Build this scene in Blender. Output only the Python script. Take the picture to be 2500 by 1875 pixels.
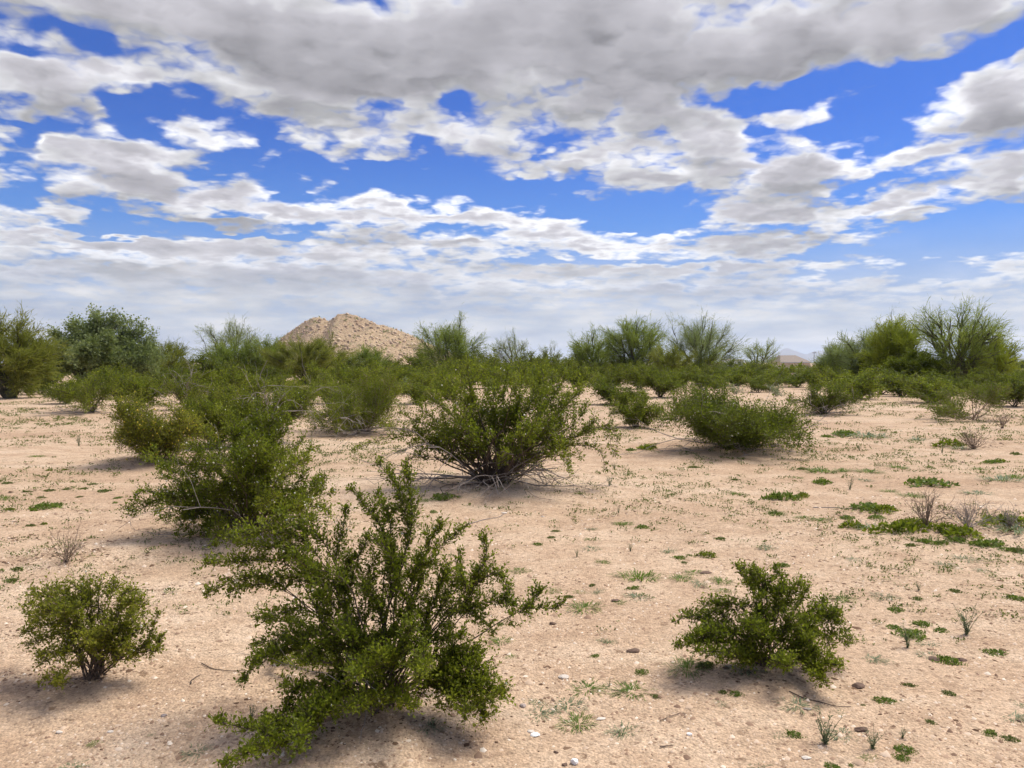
import bpy, math, random
import numpy as np
from mathutils import Vector

# ------------------------------------------------------------------ reset
for o in list(bpy.data.objects):
    bpy.data.objects.remove(o, do_unlink=True)
scene = bpy.context.scene
COL = scene.collection
rad = math.radians

# ------------------------------------------------------------------ camera
CAM_H = 1.65
FPX = 1900.0                      # focal length in pixels of the 2500 px wide photograph
HOR = 885.0                       # horizon row in the photograph
PITCH = math.atan((937.5 - HOR) / FPX)
cam_data = bpy.data.cameras.new("camera")
cam_data.sensor_width = 36.0
cam_data.lens = 36.0 * FPX / 2500.0
cam_data.clip_start = 0.05
cam_data.clip_end = 80000.0
cam = bpy.data.objects.new("camera", cam_data)
cam.location = (0.0, 0.0, CAM_H)
cam.rotation_euler = (math.pi / 2 - PITCH, 0.0, 0.0)
COL.objects.link(cam)
scene.camera = cam

# ------------------------------------------------------------------ sun, exposure
SUN_AZ = rad(58.0)                # clockwise from the viewing direction: right, a little behind the scene
SUN_EL = rad(58.0)
SUN_DIR = Vector((math.sin(SUN_AZ) * math.cos(SUN_EL), math.cos(SUN_AZ) * math.cos(SUN_EL), math.sin(SUN_EL)))
sun_data = bpy.data.lights.new("sun", 'SUN')
sun_data.energy = 1.5
sun_data.angle = rad(30.0)
sun_data.color = (1.0, 0.94, 0.84)
sun = bpy.data.objects.new("sun", sun_data)
sun.rotation_euler = SUN_DIR.to_track_quat('Z', 'Y').to_euler()
sun.location = (0, 0, 30)
COL.objects.link(sun)

scene.view_settings.view_transform = 'Standard'
scene.view_settings.look = 'None'
scene.view_settings.gamma = 1.0
scene.view_settings.use_curve_mapping = False
EXPOSURE = 1.8
scene.view_settings.exposure = EXPOSURE
scene.render.engine = 'CYCLES'
scene.cycles.max_bounces = 5
scene.cycles.diffuse_bounces = 2
scene.cycles.glossy_bounces = 2
scene.cycles.transmission_bounces = 4
scene.cycles.transparent_max_bounces = 4
scene.cycles.volume_bounces = 1
scene.cycles.use_denoising = True
scene.cycles.use_adaptive_sampling = True
scene.cycles.adaptive_threshold = 0.025

# ------------------------------------------------------------------ sky: Nishita blue with a broken deck of cumulus
def px_dir(x, y):
    u = (x - 1250.0) / FPX
    v = (937.5 - y) / FPX
    sp, cp = math.sin(PITCH), math.cos(PITCH)
    d = Vector((u, cp + v * sp, -sp + v * cp))
    return d.normalized()

def px_azel(x, y):
    d = px_dir(x, y)
    return math.degrees(math.atan2(d.x, d.y)), math.degrees(math.asin(d.z))

def lin(c):
    return tuple(((v / 255.0) / 12.92 if v / 255.0 <= 0.04045 else ((v / 255.0 + 0.055) / 1.055) ** 2.4) for v in c)

class NT:
    """small helper around a node tree"""
    def __init__(self, tree):
        self.t = tree
        tree.nodes.clear()
    def n(self, kind, **kw):
        nd = self.t.nodes.new(kind)
        for k, v in kw.items():
            setattr(nd, k, v)
        return nd
    def set(self, sock, v):
        if hasattr(v, "is_output") or isinstance(v, bpy.types.NodeSocket):
            self.t.links.new(v, sock)
        else:
            sock.default_value = v
    def math(self, op, a, b=None, c=None, clamp=False):
        nd = self.n("ShaderNodeMath", operation=op, use_clamp=clamp)
        self.set(nd.inputs[0], a)
        if b is not None: self.set(nd.inputs[1], b)
        if c is not None: self.set(nd.inputs[2], c)
        return nd.outputs[0]
    def vmath(self, op, a, b=None, scale=None):
        nd = self.n("ShaderNodeVectorMath", operation=op)
        self.set(nd.inputs[0], a)
        if b is not None: self.set(nd.inputs[1], b)
        if scale is not None: self.set(nd.inputs['Scale'], scale)
        return nd.outputs['Value'] if op in ('LENGTH', 'DOT_PRODUCT', 'DISTANCE') else nd.outputs['Vector']
    def maprange(self, v, a, b, c=0.0, d=1.0, interp='LINEAR', clamp=True):
        nd = self.n("ShaderNodeMapRange", interpolation_type=interp, clamp=clamp)
        for i, x in enumerate((v, a, b, c, d)):
            self.set(nd.inputs[i], x)
        return nd.outputs[0]
    def noise(self, vec, scale, detail=4.0, rough=0.55, lac=2.0, dist=0.0, dims='3D', kind='FBM'):
        nd = self.n("ShaderNodeTexNoise", noise_dimensions=dims)
        if vec is not None: self.set(nd.inputs['Vector'], vec)
        nd.inputs['Scale'].default_value = scale
        nd.inputs['Detail'].default_value = detail
        nd.inputs['Roughness'].default_value = rough
        nd.inputs['Lacunarity'].default_value = lac
        nd.inputs['Distortion'].default_value = dist
        return nd
    def mix(self, f, a, b, blend='MIX'):
        nd = self.n("ShaderNodeMix", data_type='RGBA', blend_type=blend)
        self.set(nd.inputs[0], f)
        self.set(nd.inputs[6], a if not isinstance(a, tuple) else (*a[:3], 1.0))
        self.set(nd.inputs[7], b if not isinstance(b, tuple) else (*b[:3], 1.0))
        return nd.outputs[2]
    def ramp(self, fac, stops, interp='LINEAR'):
        nd = self.n("ShaderNodeValToRGB")
        cr = nd.color_ramp
        cr.interpolation = interp
        while len(cr.elements) < len(stops):
            cr.elements.new(0.5)
        for e, (p, c) in zip(cr.elements, stops):
            e.position = p
            e.color = (*c[:3], 1.0)
        self.set(nd.inputs[0], fac)
        return nd.outputs[0]

world = bpy.data.worlds.new("World")
scene.world = world
world.use_nodes = True
world.cycles.sampling_method = 'MANUAL'
world.cycles.sample_map_resolution = 512
w = NT(world.node_tree)

# Lie of the cloud deck: blue openings (-) and heaps (+), each x, y, half width, half height, tilt in the view northward,
# left half (L) and right half (R) of the sky; turned into azimuth / elevation below.
GAPS_L = """60 210 90 35 0;200 170 60 45 -20;330 140 80 30 0;430 170 80 35 10;480 430 55 32 0;600 470 80 75 0;700 385 40 15 0;720 470 60 50 0
840 430 75 45 20;920 490 50 25 25;560 540 75 50 0;640 595 110 20 10;280 560 130 18 0;50 535 70 12 0;90 610 22 45 0;60 700 45 40 0;150 805 60 25 0
120 870 90 28 0;30 860 60 25 0;1000 690 115 60 0;900 760 75 20 0;1080 600 30 20 0;1140 570 20 16 0;1215 570 16 13 0;1235 635 65 15 0;1270 525 22 16 0
1435 595 38 20 0;1360 682 42 14 0;1800 632 50 24 10;1560 695 70 14 0;1500 775 340 55 3;1900 775 330 75 5;1250 825 100 35 10;2150 830 90 60 0
1975 450 90 54 0;1760 215 24 24 0;520 872 80 24 0;480 925 110 20 0;640 962 170 18 3;420 980 150 24 0;560 1002 220 12 0;230 1050 100 12 0
1000 1012 180 14 0;1250 1022 200 11 0;1350 982 90 13 0;2060 992 110 11 0;1000 928 60 10 0"""
HEAPS_L = """800 50 950 60 0;1000 150 430 120 5;1500 190 420 90 0;2000 200 260 140 0;200 330 240 115 8;400 255 150 60 0;650 330 140 40 5;850 565 190 46 10
400 680 270 105 12;600 785 190 70 10;650 650 240 38 0;330 835 95 50 0;740 870 48 30 0;50 772 90 28 0;150 940 210 28 0;130 1010 150 22 0
1000 825 210 52 -5;1150 900 310 36 6;1050 972 230 20 3;1650 880 190 40 0;1600 940 360 26 0;2000 942 210 26 0;1340 660 150 28 -3;1250 480 80 50 0
1500 370 430 70 0;1650 560 190 80 0;1950 545 150 50 15;2150 650 120 60 20;500 1055 360 36 0;1000 1075 620 40 0;1850 1035 360 34 0;1100 1200 1200 110 0"""
GAPS_R = """190 640 95 27 -25;150 680 45 20 0;50 800 80 38 0;20 850 70 45 0;300 800 120 24 0;280 900 120 60 0;450 920 140 60 0;620 870 120 40 0;700 935 110 45 0
760 800 36 22 0;500 990 150 26 0;380 730 55 10 0;430 590 55 10 0;650 722 65 12 0;790 440 45 22 0;860 390 42 22 0;960 460 95 42 0;1060 560 55 48 35
1090 420 45 26 20;1250 430 65 42 0;1280 380 36 32 0;1320 350 65 30 0;1500 330 120 32 0;1420 540 160 75 -20;1370 600 95 42 0;1560 450 130 95 0;1640 560 100 62 0
1700 350 130 62 -25;1880 300 120 46 -25;2030 240 130 42 -30;2130 200 66 62 -40;2205 20 22 30 0;1720 270 55 30 -10;1640 640 75 24 0;1480 650 60 14 0
1500 830 60 30 -15;1570 762 60 25 0;1420 870 42 15 0;1700 732 130 18 -8;1900 952 190 24 -5;2100 900 160 40 0;2150 960 170 40 0;1900 1012 320 38 0
1750 1070 260 38 0;1500 1022 90 14 -10;2050 1050 270 48 0;1650 1172 260 22 0;1900 1180 170 28 0;180 1122 220 14 0;550 1130 150 11 0;850 1122 120 11 0
780 1020 70 18 0;1230 1190 66 13 0;1350 1100 66 24 0"""
HEAPS_R = """300 100 370 130 0;500 330 430 195 0;1300 150 460 105 -5;1800 100 360 85 -12;1050 300 210 66 0;850 560 190 85 15;1200 520 150 38 0;450 640 210 48 0
100 690 140 40 0;300 745 210 26 0;600 760 210 48 0;1000 700 310 85 10;1250 750 160 85 0;1350 680 190 38 -8;950 900 160 58 0;1150 920 210 56 5;1500 800 56 22 0
1430 410 120 26 -10;2100 400 180 120 0;2000 540 240 38 0;1900 650 260 46 -3;2150 700 170 50 0;1800 820 360 32 -10;1600 890 210 24 -8;2100 800 170 20 0
1780 925 130 20 -3;715 920 42 20 -5;1500 960 170 11 -10;200 1000 260 36 0;300 1070 170 22 0;640 1060 140 32 0;1050 1060 240 42 -5;1400 1045 180 18 -3
400 1170 470 28 0;1000 1150 260 32 0;2100 1150 190 38 0;1500 1210 270 18 0;700 1250 470 36 0"""
AZ0, AZ1, EL0, EL1 = -36.0, 36.0, -1.0, 28.0
gaz, gel = np.meshgrid(np.linspace(AZ0, AZ1, 145), np.linspace(EL0, EL1, 117))
lay = np.full(gaz.shape, 0.42) + 0.35 * np.clip((gel - 19.0) / 5.0, 0, 1)
for txt, x0, wt in ((GAPS_L, 0.0, -1.45), (GAPS_R, 1250.0, -1.45), (HEAPS_L, 0.0, 0.72), (HEAPS_R, 1250.0, 0.72)):
    for row in txt.replace("\n", ";").split(";"):
        x, y, rx, ry, tilt = (float(v) for v in row.split())
        x, y, rx, ry = x0 + x / 1.7696, y / 1.7696, rx / 1.7696, ry / 1.7696
        c = px_azel(x, y); c2 = px_azel(x + rx, y); c3 = px_azel(x, y - ry)
        ca, sa = math.cos(rad(-tilt)), math.sin(rad(-tilt))
        u = (gaz - c[0]) * ca + (gel - c[1]) * sa
        v = -(gaz - c[0]) * sa + (gel - c[1]) * ca
        lay += (wt if y > 260 or wt < 0 or ry < 38 else wt * 1.7) * 0.36 ** ((u / abs(c2[0] - c[0])) ** 2 + (v / abs(c3[1] - c[1])) ** 2)
lay = np.clip(lay, -1.3, 1.7)
# the layout as a sum of products of curves over azimuth and over elevation (fast to evaluate)
def split(field, rank):
    u_, s_, v_ = np.linalg.svd(field, full_matrices=False)
    return u_[:, :rank] * np.sqrt(s_[:rank]), v_[:rank].T * np.sqrt(s_[:rank])
EA, AA = split(lay, 15)
sh = 7                                                   # rows: how far up the light is looked for (about 1.2 degrees)
up = np.vstack([lay[sh:], np.repeat(lay[-1:], sh, axis=0)])
ER, AR = split(np.clip(lay - up, -0.9, 0.9), 6)

tc = w.n("ShaderNodeTexCoord")
dirv = w.vmath('NORMALIZE', tc.outputs['Generated'])
sep = w.n("ShaderNodeSeparateXYZ"); w.set(sep.inputs[0], dirv)
dx, dy, dz = sep.outputs
az = w.math('MULTIPLY', w.math('ARCTAN2', dx, dy), 57.29578)
el = w.math('MULTIPLY', w.math('ARCSINE', dz), 57.29578)

def curve3(vec01, cols):
    """three curves read at once; returns a vector socket. cols: (n, 3) samples over 0..1"""
    lo, hi = cols.min(axis=0), cols.max(axis=0)
    sc = np.maximum(hi - lo, 1e-6)
    nd = w.n("ShaderNodeRGBCurve")
    w.set(nd.inputs['Color'], vec01)
    n = len(cols)
    for ch in range(3):
        cur = nd.mapping.curves[ch]
        ys = (cols[:, ch] - lo[ch]) / sc[ch]
        idx = np.unique(np.linspace(0, n - 1, 90).round().astype(int))
        cur.points[0].location = (0.0, ys[0]); cur.points[1].location = (1.0, ys[-1])
        for i in idx[1:-1]:
            cur.points.new(i / (n - 1), ys[i])
    nd.mapping.update()
    m = w.n("ShaderNodeVectorMath", operation='MULTIPLY_ADD')
    w.set(m.inputs[0], nd.outputs[0]); m.inputs[1].default_value = tuple(sc); m.inputs[2].default_value = tuple(lo)
    return m.outputs[0]

def gray(v):
    c = w.n("ShaderNodeCombineXYZ")
    for i in range(3): w.set(c.inputs[i], v)
    return c.outputs[0]

def deck_plane(e):
    """where a ray of elevation e meets the flat cloud deck"""
    er = w.math('MULTIPLY', e, 0.01745329)
    den = w.math('ADD', w.math('MAXIMUM', w.math('SINE', er), 0.0), 0.16)
    k = w.math('DIVIDE', w.math('COSINE', er), den)
    azr = w.math('MULTIPLY', az, 0.01745329)
    cx = w.n("ShaderNodeCombineXYZ")
    w.set(cx.inputs[0], w.math('MULTIPLY', w.math('SINE', azr), k))
    w.set(cx.inputs[1], w.math('MULTIPLY', w.math('COSINE', azr), k))
    return cx.outputs[0]

plane0 = deck_plane(el)
wn = w.noise(plane0, 6.5, 2.0, 0.6, dims='2D')            # ragged outline
ws = w.n("ShaderNodeSeparateXYZ"); w.set(ws.inputs[0], w.vmath('SUBTRACT', wn.outputs['Color'], (0.5, 0.5, 0.5)))
ga = gray(w.maprange(w.math('MULTIPLY_ADD', ws.outputs[0], 3.2, az), AZ0, AZ1))
ge = gray(w.maprange(w.math('MULTIPLY_ADD', ws.outputs[1], 1.6, el), EL0, EL1))
def product_sum(E_, A_):
    acc = None
    for k3 in range(0, E_.shape[1], 3):
        d = w.vmath('DOT_PRODUCT', curve3(ga, A_[:, k3:k3 + 3]), curve3(ge, E_[:, k3:k3 + 3]))
        acc = d if acc is None else w.math('ADD', acc, d)
    return acc
lay0 = product_sum(EA, AA)
rel0 = product_sum(ER, AR)
# the same broken deck carries on all round the sky
big = w.noise(plane0, 1.3, 2.0, 0.5, dims='2D')
deck = w.math('MULTIPLY_ADD', big.outputs['Fac'], 4.2, -1.75)
inside = w.math('MULTIPLY', w.maprange(w.math('ABSOLUTE', az), 33.0, 36.0, 1.0, 0.0, 'SMOOTHSTEP'),
                w.maprange(el, 25.5, 28.0, 1.0, 0.0, 'SMOOTHSTEP'))
mx = w.n("ShaderNodeMix", data_type='FLOAT')
w.set(mx.inputs[0], inside); w.set(mx.inputs[2], deck); w.set(mx.inputs[3], lay0)
def billow(pl, det_n, det_v):
    """heaped texture: fractal noise broken into rounded puffs"""
    fb = w.noise(pl, 5.0, det_n, 0.53, dims='2D').outputs['Fac']
    vo = w.n("ShaderNodeTexVoronoi", voronoi_dimensions='2D', feature='F1')
    w.set(vo.inputs['Vector'], pl)
    vo.inputs['Scale'].default_value = 8.0; vo.inputs['Detail'].default_value = det_v; vo.inputs['Roughness'].default_value = 0.55; vo.inputs['Lacunarity'].default_value = 2.2
    puff = w.math('MULTIPLY_ADD', vo.outputs['Distance'], -0.80, 0.38)
    return w.math('MULTIPLY_ADD', w.math('SUBTRACT', fb, 0.5), 2.3, w.math('MULTIPLY', puff, 1.25))
jn = w.noise(plane0, 15.0, 2.0, 0.6, dims='2D')
joff = w.vmath('MULTIPLY', w.vmath('SUBTRACT', jn.outputs['Color'], (0.5, 0.5, 0.5)), (0.055, 0.055, 0.0))
texA = billow(w.vmath('ADD', plane0, joff), 5.0, 2.0)
texB = billow(w.vmath('ADD', deck_plane(w.math('ADD', el, 0.75)), joff), 3.0, 1.0)
F0 = w.math('ADD', texA, mx.outputs[0])
# thicker below than above: facing the light
slope = w.math('ADD', w.math('SUBTRACT', texA, texB), w.math('MULTIPLY', rel0, w.math('MULTIPLY', inside, 1.5)))

K = 0.5 ** EXPOSURE
def dsp(c, s=1.0):
    return tuple(v * K * s for v in lin(c))
cover = w.maprange(F0, -0.46, 0.66, 0.0, 1.0, 'SMOOTHSTEP')
thick = w.maprange(w.math('MULTIPLY_ADD', texA, 0.5, mx.outputs[0]), 0.2, 2.0, 0.0, 1.0)      # smooth grey undersides
body = w.ramp(thick, [(0.0, dsp((250, 250, 251))), (0.25, dsp((232, 232, 235))), (0.50, dsp((192, 190, 196))), (1.0, dsp((160, 158, 163)))])
# light from above: the upper rims of each heap are bright, the undersides grey
calm = w.maprange(F0, 0.7, 2.2, 1.0, 0.26)
relief = w.math('MULTIPLY_ADD', w.math('MULTIPLY', w.maprange(slope, -1.3, 1.3, -0.46, 0.36), calm), 1.0, 1.0)
cloudc = w.vmath('SCALE', body, scale=relief)

sky = w.n("ShaderNodeTexSky", sky_type='NISHITA')
sky.sun_disc = False
sky.sun_elevation = SUN_EL
sky.sun_rotation = SUN_AZ
sky.altitude = 400.0
sky.air_density = 1.0
sky.dust_density = 0.6
sky.ozone_density = 3.0
# deep desert blue; the sky texture itself at strength 0.1
BL = 2.0 ** (1.25 - EXPOSURE)
skyc = w.vmath('MULTIPLY', sky.outputs[0], (0.10 * 0.100 * BL, 0.10 * 0.225 * BL, 0.10 * 0.52 * BL))
# haze of thin stratus low on the horizon
lown = w.noise(w.vmath('MULTIPLY', plane0, (0.8, 0.9, 1.0)), 1.9, 4.0, 0.52, dims='2D')
hz = w.maprange(el, 1.5, 10.2, 0.96, 0.0, 'SMOOTHSTEP')
hzc = w.ramp(w.maprange(lown.outputs['Fac'], 0.33, 0.68), [(0.0, dsp((178, 187, 205))), (0.45, dsp((199, 205, 216))), (0.75, dsp((217, 219, 224))), (1.0, dsp((232, 231, 232)))])
skyc = w.mix(w.maprange(el, 5.0, 17.0, 0.55, 0.0, 'SMOOTHSTEP'), skyc, dsp((122, 178, 236)))      # paler towards the horizon
mixed = w.mix(cover, skyc, cloudc)
mixed = w.mix(hz, mixed, hzc)
bg = w.n("ShaderNodeBackground")
w.set(bg.inputs[0], mixed)
bg.inputs[1].default_value = 1.0
wo = w.n("ShaderNodeOutputWorld")
w.t.links.new(bg.outputs[0], wo.inputs[0])

# ------------------------------------------------------------------ placing: photo pixel -> point in the place
SP, CP = math.sin(PITCH), math.cos(PITCH)
def ray(x, y):
    u = (x - 1250.0) / FPX; v = (937.5 - y) / FPX
    return np.array((u, CP + v * SP, -SP + v * CP))

MOUNDS = []                       # x, y, radius, height of the sand heaped under the older shrubs
def hgt(x, y):
    x = np.asarray(x, float); y = np.asarray(y, float)
    d = np.hypot(x, y)
    t = np.clip((d - 70.0) / 130.0, 0, 1)
    z = -0.9 * t * t * (3 - 2 * t)
    near = np.clip(1.3 - d / 60.0, 0, 1)
    z = z + near * (0.022 * np.sin(x * 0.9 + 1.3) * np.sin(y * 0.7 + 0.4) + 0.014 * np.sin(x * 2.3 + y * 1.1) + 0.008 * np.sin(x * 5.1 - y * 4.3))
    for (mx_, my_, r, h) in MOUNDS:
        z = z + h * np.exp(-((x - mx_) ** 2 + (y - my_) ** 2) / (r * r))
    return z

def G(x, y):
    """point of the ground seen at a pixel"""
    d = ray(x, y)
    z = 0.0
    for _ in range(6):
        k = (z - CAM_H) / d[2]
        p = d * k
        z = float(hgt(p[0], p[1]))
    return np.array((p[0], p[1], z))

def P(x, y, depth):
    """point seen at a pixel, depth metres ahead of the camera"""
    d = ray(x, y)
    k = depth / d[1]
    p = d * k
    return np.array((p[0], p[1], p[2] + CAM_H))

# ------------------------------------------------------------------ materials (base colours only; light does the rest)
def new_mat(name):
    m = bpy.data.materials.new(name)
    m.use_nodes = True
    return m, NT(m.node_tree)

def finish(m, b, shader, disp=None):
    out = b.n("ShaderNodeOutputMaterial")
    b.t.links.new(shader, out.inputs[0])
    return m

def principled(b, color, rough=0.8, spec=0.2, normal=None):
    p = b.n("ShaderNodeBsdfPrincipled")
    b.set(p.inputs['Base Color'], color if not isinstance(color, tuple) else (*color[:3], 1.0))
    b.set(p.inputs['Roughness'], rough)
    p.inputs['Specular IOR Level'].default_value = spec
    if normal is not None: b.set(p.inputs['Normal'], normal)
    return p.outputs[0]

def leaf_mat(name, dark, mid, light, trans=0.3, rough=0.5, patch=1.6, spec=0.15):
    """leaves: each leaf its own tint, plus broad drifts of tint through the plant"""
    m, b = new_mat(name)
    geo = b.n("ShaderNodeNewGeometry")
    tcn = b.n("ShaderNodeTexCoord")
    drift = b.noise(tcn.outputs['Object'], patch, 2.0, 0.5)
    f = b.math('ADD', b.math('MULTIPLY', geo.outputs['Random Per Island'], 0.62), b.maprange(drift.outputs['Fac'], 0.3, 0.7, 0.0, 0.38))
    col = b.ramp(f, [(0.0, dark), (0.5, mid), (1.0, light)])
    p = principled(b, col, rough, spec)
    tr = b.n("ShaderNodeBsdfTranslucent")
    b.set(tr.inputs[0], b.mix(0.35, col, (0.32, 0.42, 0.03)))
    mx_ = b.n("ShaderNodeMixShader"); mx_.inputs[0].default_value = trans
    b.t.links.new(p, mx_.inputs[1]); b.t.links.new(tr.outputs[0], mx_.inputs[2])
    return finish(m, b, mx_.outputs[0])

def bark_mat(name, a, c, scale=40.0):
    m, b = new_mat(name)
    geo = b.n("ShaderNodeNewGeometry"); tcn = b.n("ShaderNodeTexCoord")
    nz = b.noise(tcn.outputs['Object'], scale, 3.0, 0.6)
    f = b.math('ADD', b.math('MULTIPLY', geo.outputs['Random Per Island'], 0.5), b.math('MULTIPLY', nz.outputs['Fac'], 0.5))
    col = b.ramp(f, [(0.15, a), (0.85, c)])
    bp = b.n("ShaderNodeBump"); bp.inputs['Strength'].default_value = 0.4; bp.inputs['Distance'].default_value = 0.004
    b.set(bp.inputs['Height'], nz.outputs['Fac'])
    return finish(m, b, principled(b, col, 0.85, 0.15, bp.outputs[0]))

M_CREO = leaf_mat("creosote_leaf", (0.042, 0.060, 0.006), (0.132, 0.165, 0.011), (0.335, 0.360, 0.036), 0.47, spec=0.18)
M_CREO_Y = leaf_mat("creosote_leaf_yellowed", (0.070, 0.085, 0.009), (0.190, 0.202, 0.018), (0.430, 0.395, 0.060), 0.47, spec=0.18)
M_CREO_D = leaf_mat("creosote_leaf_dark", (0.032, 0.046, 0.006), (0.086, 0.112, 0.010), (0.200, 0.225, 0.028), 0.45, spec=0.18)
M_PALO = leaf_mat("palo_verde_twig", (0.095, 0.135, 0.022), (0.180, 0.235, 0.042), (0.310, 0.350, 0.085), 0.45, patch=0.6)
M_PALO_Y = leaf_mat("palo_verde_twig_yellow", (0.140, 0.170, 0.016), (0.240, 0.280, 0.026), (0.370, 0.390, 0.050), 0.47, patch=0.6)
M_PALO_O = leaf_mat("mesquite_leaf_olive", (0.110, 0.122, 0.022), (0.190, 0.198, 0.040), (0.310, 0.300, 0.075), 0.45, patch=0.6)
M_PALO_G = leaf_mat("palo_verde_twig_grey", (0.110, 0.145, 0.055), (0.195, 0.240, 0.100), (0.310, 0.350, 0.170), 0.42, patch=0.6)
M_IRON = leaf_mat("ironwood_leaf", (0.095, 0.130, 0.050), (0.190, 0.235, 0.095), (0.330, 0.375, 0.180), 0.42, patch=0.7)
M_SAGE = leaf_mat("brittlebush_leaf", (0.150, 0.200, 0.110), (0.230, 0.290, 0.170), (0.330, 0.390, 0.250), 0.25)
M_GRASS = leaf_mat("grass_blade", (0.055, 0.110, 0.014), (0.110, 0.180, 0.026), (0.200, 0.260, 0.055), 0.35)
M_WEED = leaf_mat("weed_leaf", (0.062, 0.105, 0.016), (0.122, 0.182, 0.032), (0.205, 0.265, 0.065), 0.38)
M_GREYGRASS = leaf_mat("grey_green_blade", (0.095, 0.130, 0.068), (0.175, 0.215, 0.120), (0.310, 0.340, 0.220), 0.25)
M_OLIVEG = leaf_mat("olive_ground_leaf", (0.070, 0.090, 0.024), (0.128, 0.155, 0.040), (0.215, 0.230, 0.080), 0.25)
M_BARK = bark_mat("creosote_bark", (0.055, 0.040, 0.030), (0.150, 0.115, 0.088))
M_DEAD = bark_mat("dead_wood", (0.190, 0.160, 0.140), (0.400, 0.350, 0.310))
M_DRY = bark_mat("dry_twig", (0.150, 0.105, 0.075), (0.290, 0.220, 0.165))
M_LIMB = bark_mat("palo_verde_limb", (0.050, 0.048, 0.032), (0.120, 0.112, 0.075), 8.0)
m_, b_ = new_mat("seed_ball"); M_SEED = finish(m_, b_, principled(b_, (0.72, 0.70, 0.58), 0.9, 0.1))
m_, b_ = new_mat("flower_petal"); M_FLOWER = finish(m_, b_, principled(b_, (0.62, 0.48, 0.06), 0.7, 0.1))

# ------------------------------------------------------------------ mesh building
class Geo:
    """collects quads for one mesh"""
    def __init__(self):
        self.v = []; self.f = []; self.n = 0
    def add(self, V, F):
        if len(V) == 0: return
        self.v.append(np.asarray(V, float)); self.f.append(np.asarray(F, int) + self.n); self.n += len(V)
    def build(self, name, mat, parent=None, origin=None, kind=None):
        V = np.concatenate(self.v) if self.v else np.zeros((0, 3))
        if origin is not None: V = V - np.asarray(origin)
        F = np.concatenate(self.f) if self.f else np.zeros((0, 4), int)
        me = bpy.data.meshes.new(name)
        me.vertices.add(len(V)); me.vertices.foreach_set("co", V.astype(np.float32).ravel())
        k = F.shape[1]
        me.loops.add(F.size); me.loops.foreach_set("vertex_index", F.astype(np.int32).ravel())
        me.polygons.add(len(F))
        me.polygons.foreach_set("loop_start", (np.arange(len(F)) * k).astype(np.int32))
        me.polygons.foreach_set("loop_total", np.full(len(F), k, np.int32))
        me.update(calc_edges=True)
        if mat is not None: me.materials.append(mat)
        o = bpy.data.objects.new(name, me)
        COL.objects.link(o)
        if parent is not None: o.parent = parent
        if kind: o["kind"] = kind
        return o

def smooth(o):
    o.data.polygons.foreach_set("use_smooth", np.ones(len(o.data.polygons), bool))
    return o

def empty(name, loc, label, cat, group=None, rz=0.0):
    o = bpy.data.objects.new(name, None)
    o.empty_display_size = 0.1
    o.location = tuple(float(v) for v in loc); o.rotation_euler = (0, 0, rz)
    COL.objects.link(o)
    tag(o, label, cat, group)
    return o

def tag(o, label, cat, group=None):
    o["label"] = label; o["category"] = cat
    if group: o["group"] = group
    return o

def unit(v):
    n = np.linalg.norm(v, axis=-1, keepdims=True)
    return v / np.maximum(n, 1e-9)

def tube(g, pts, radii, sides=5):
    pts = np.asarray(pts, float); n = len(pts)
    t = unit(np.gradient(pts, axis=0))
    ref = np.where(np.abs(t[:, 2:3]) > 0.9, np.array([[1.0, 0, 0]]), np.array([[0, 0, 1.0]]))
    # keep one reference along the tube so that it does not twist
    ref = np.repeat(ref[:1], n, axis=0)
    a = unit(np.cross(t, ref)); b = np.cross(t, a)
    ang = np.arange(sides) * 2 * math.pi / sides
    r = np.asarray(radii, float).reshape(n, 1, 1)
    V = pts[:, None, :] + r * (np.cos(ang)[None, :, None] * a[:, None, :] + np.sin(ang)[None, :, None] * b[:, None, :])
    i = np.arange(n - 1)[:, None] * sides; j = np.arange(sides)[None, :]; j2 = (j + 1) % sides
    F = np.stack([i + j, i + j2, i + sides + j2, i + sides + j], axis=-1).reshape(-1, 4)
    g.add(V.reshape(-1, 3), F)

def spline(ctrl, n):
    """Catmull-Rom through the control points, n samples"""
    c = np.asarray(ctrl, float)
    if len(c) == 2:
        s = np.linspace(0, 1, n)[:, None]
        return c[0] * (1 - s) + c[1] * s
    e = np.vstack([2 * c[0] - c[1], c, 2 * c[-1] - c[-2]])
    seg = np.linalg.norm(np.diff(c, axis=0), axis=1); cum = np.concatenate([[0], np.cumsum(seg)])
    s = np.linspace(0, cum[-1], n)
    k = np.clip(np.searchsorted(cum, s, side='right') - 1, 0, len(c) - 2)
    u = ((s - cum[k]) / np.maximum(seg[k], 1e-9))[:, None]
    p0, p1, p2, p3 = e[k], e[k + 1], e[k + 2], e[k + 3]
    return 0.5 * (2 * p1 + (p2 - p0) * u + (2 * p0 - 5 * p1 + 4 * p2 - p3) * u ** 2 + (3 * p1 - p0 - 3 * p2 + p3) * u ** 3)

def leaf_quads(g, base, d, nrm, length, width, fold=0.25):
    """one kite-shaped leaf per row"""
    if len(base) == 0: return
    side = unit(np.cross(d, nrm)); nn = np.cross(side, d)
    L = np.asarray(length).reshape(-1, 1); W = np.asarray(width).reshape(-1, 1)
    mid = base + d * L * 0.5 + nn * W * fold
    V = np.stack([base, mid + side * W * 0.5, base + d * L, mid - side * W * 0.5], axis=1)
    F = np.arange(len(base) * 4).reshape(-1, 4)
    g.add(V.reshape(-1, 3), F)

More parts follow.
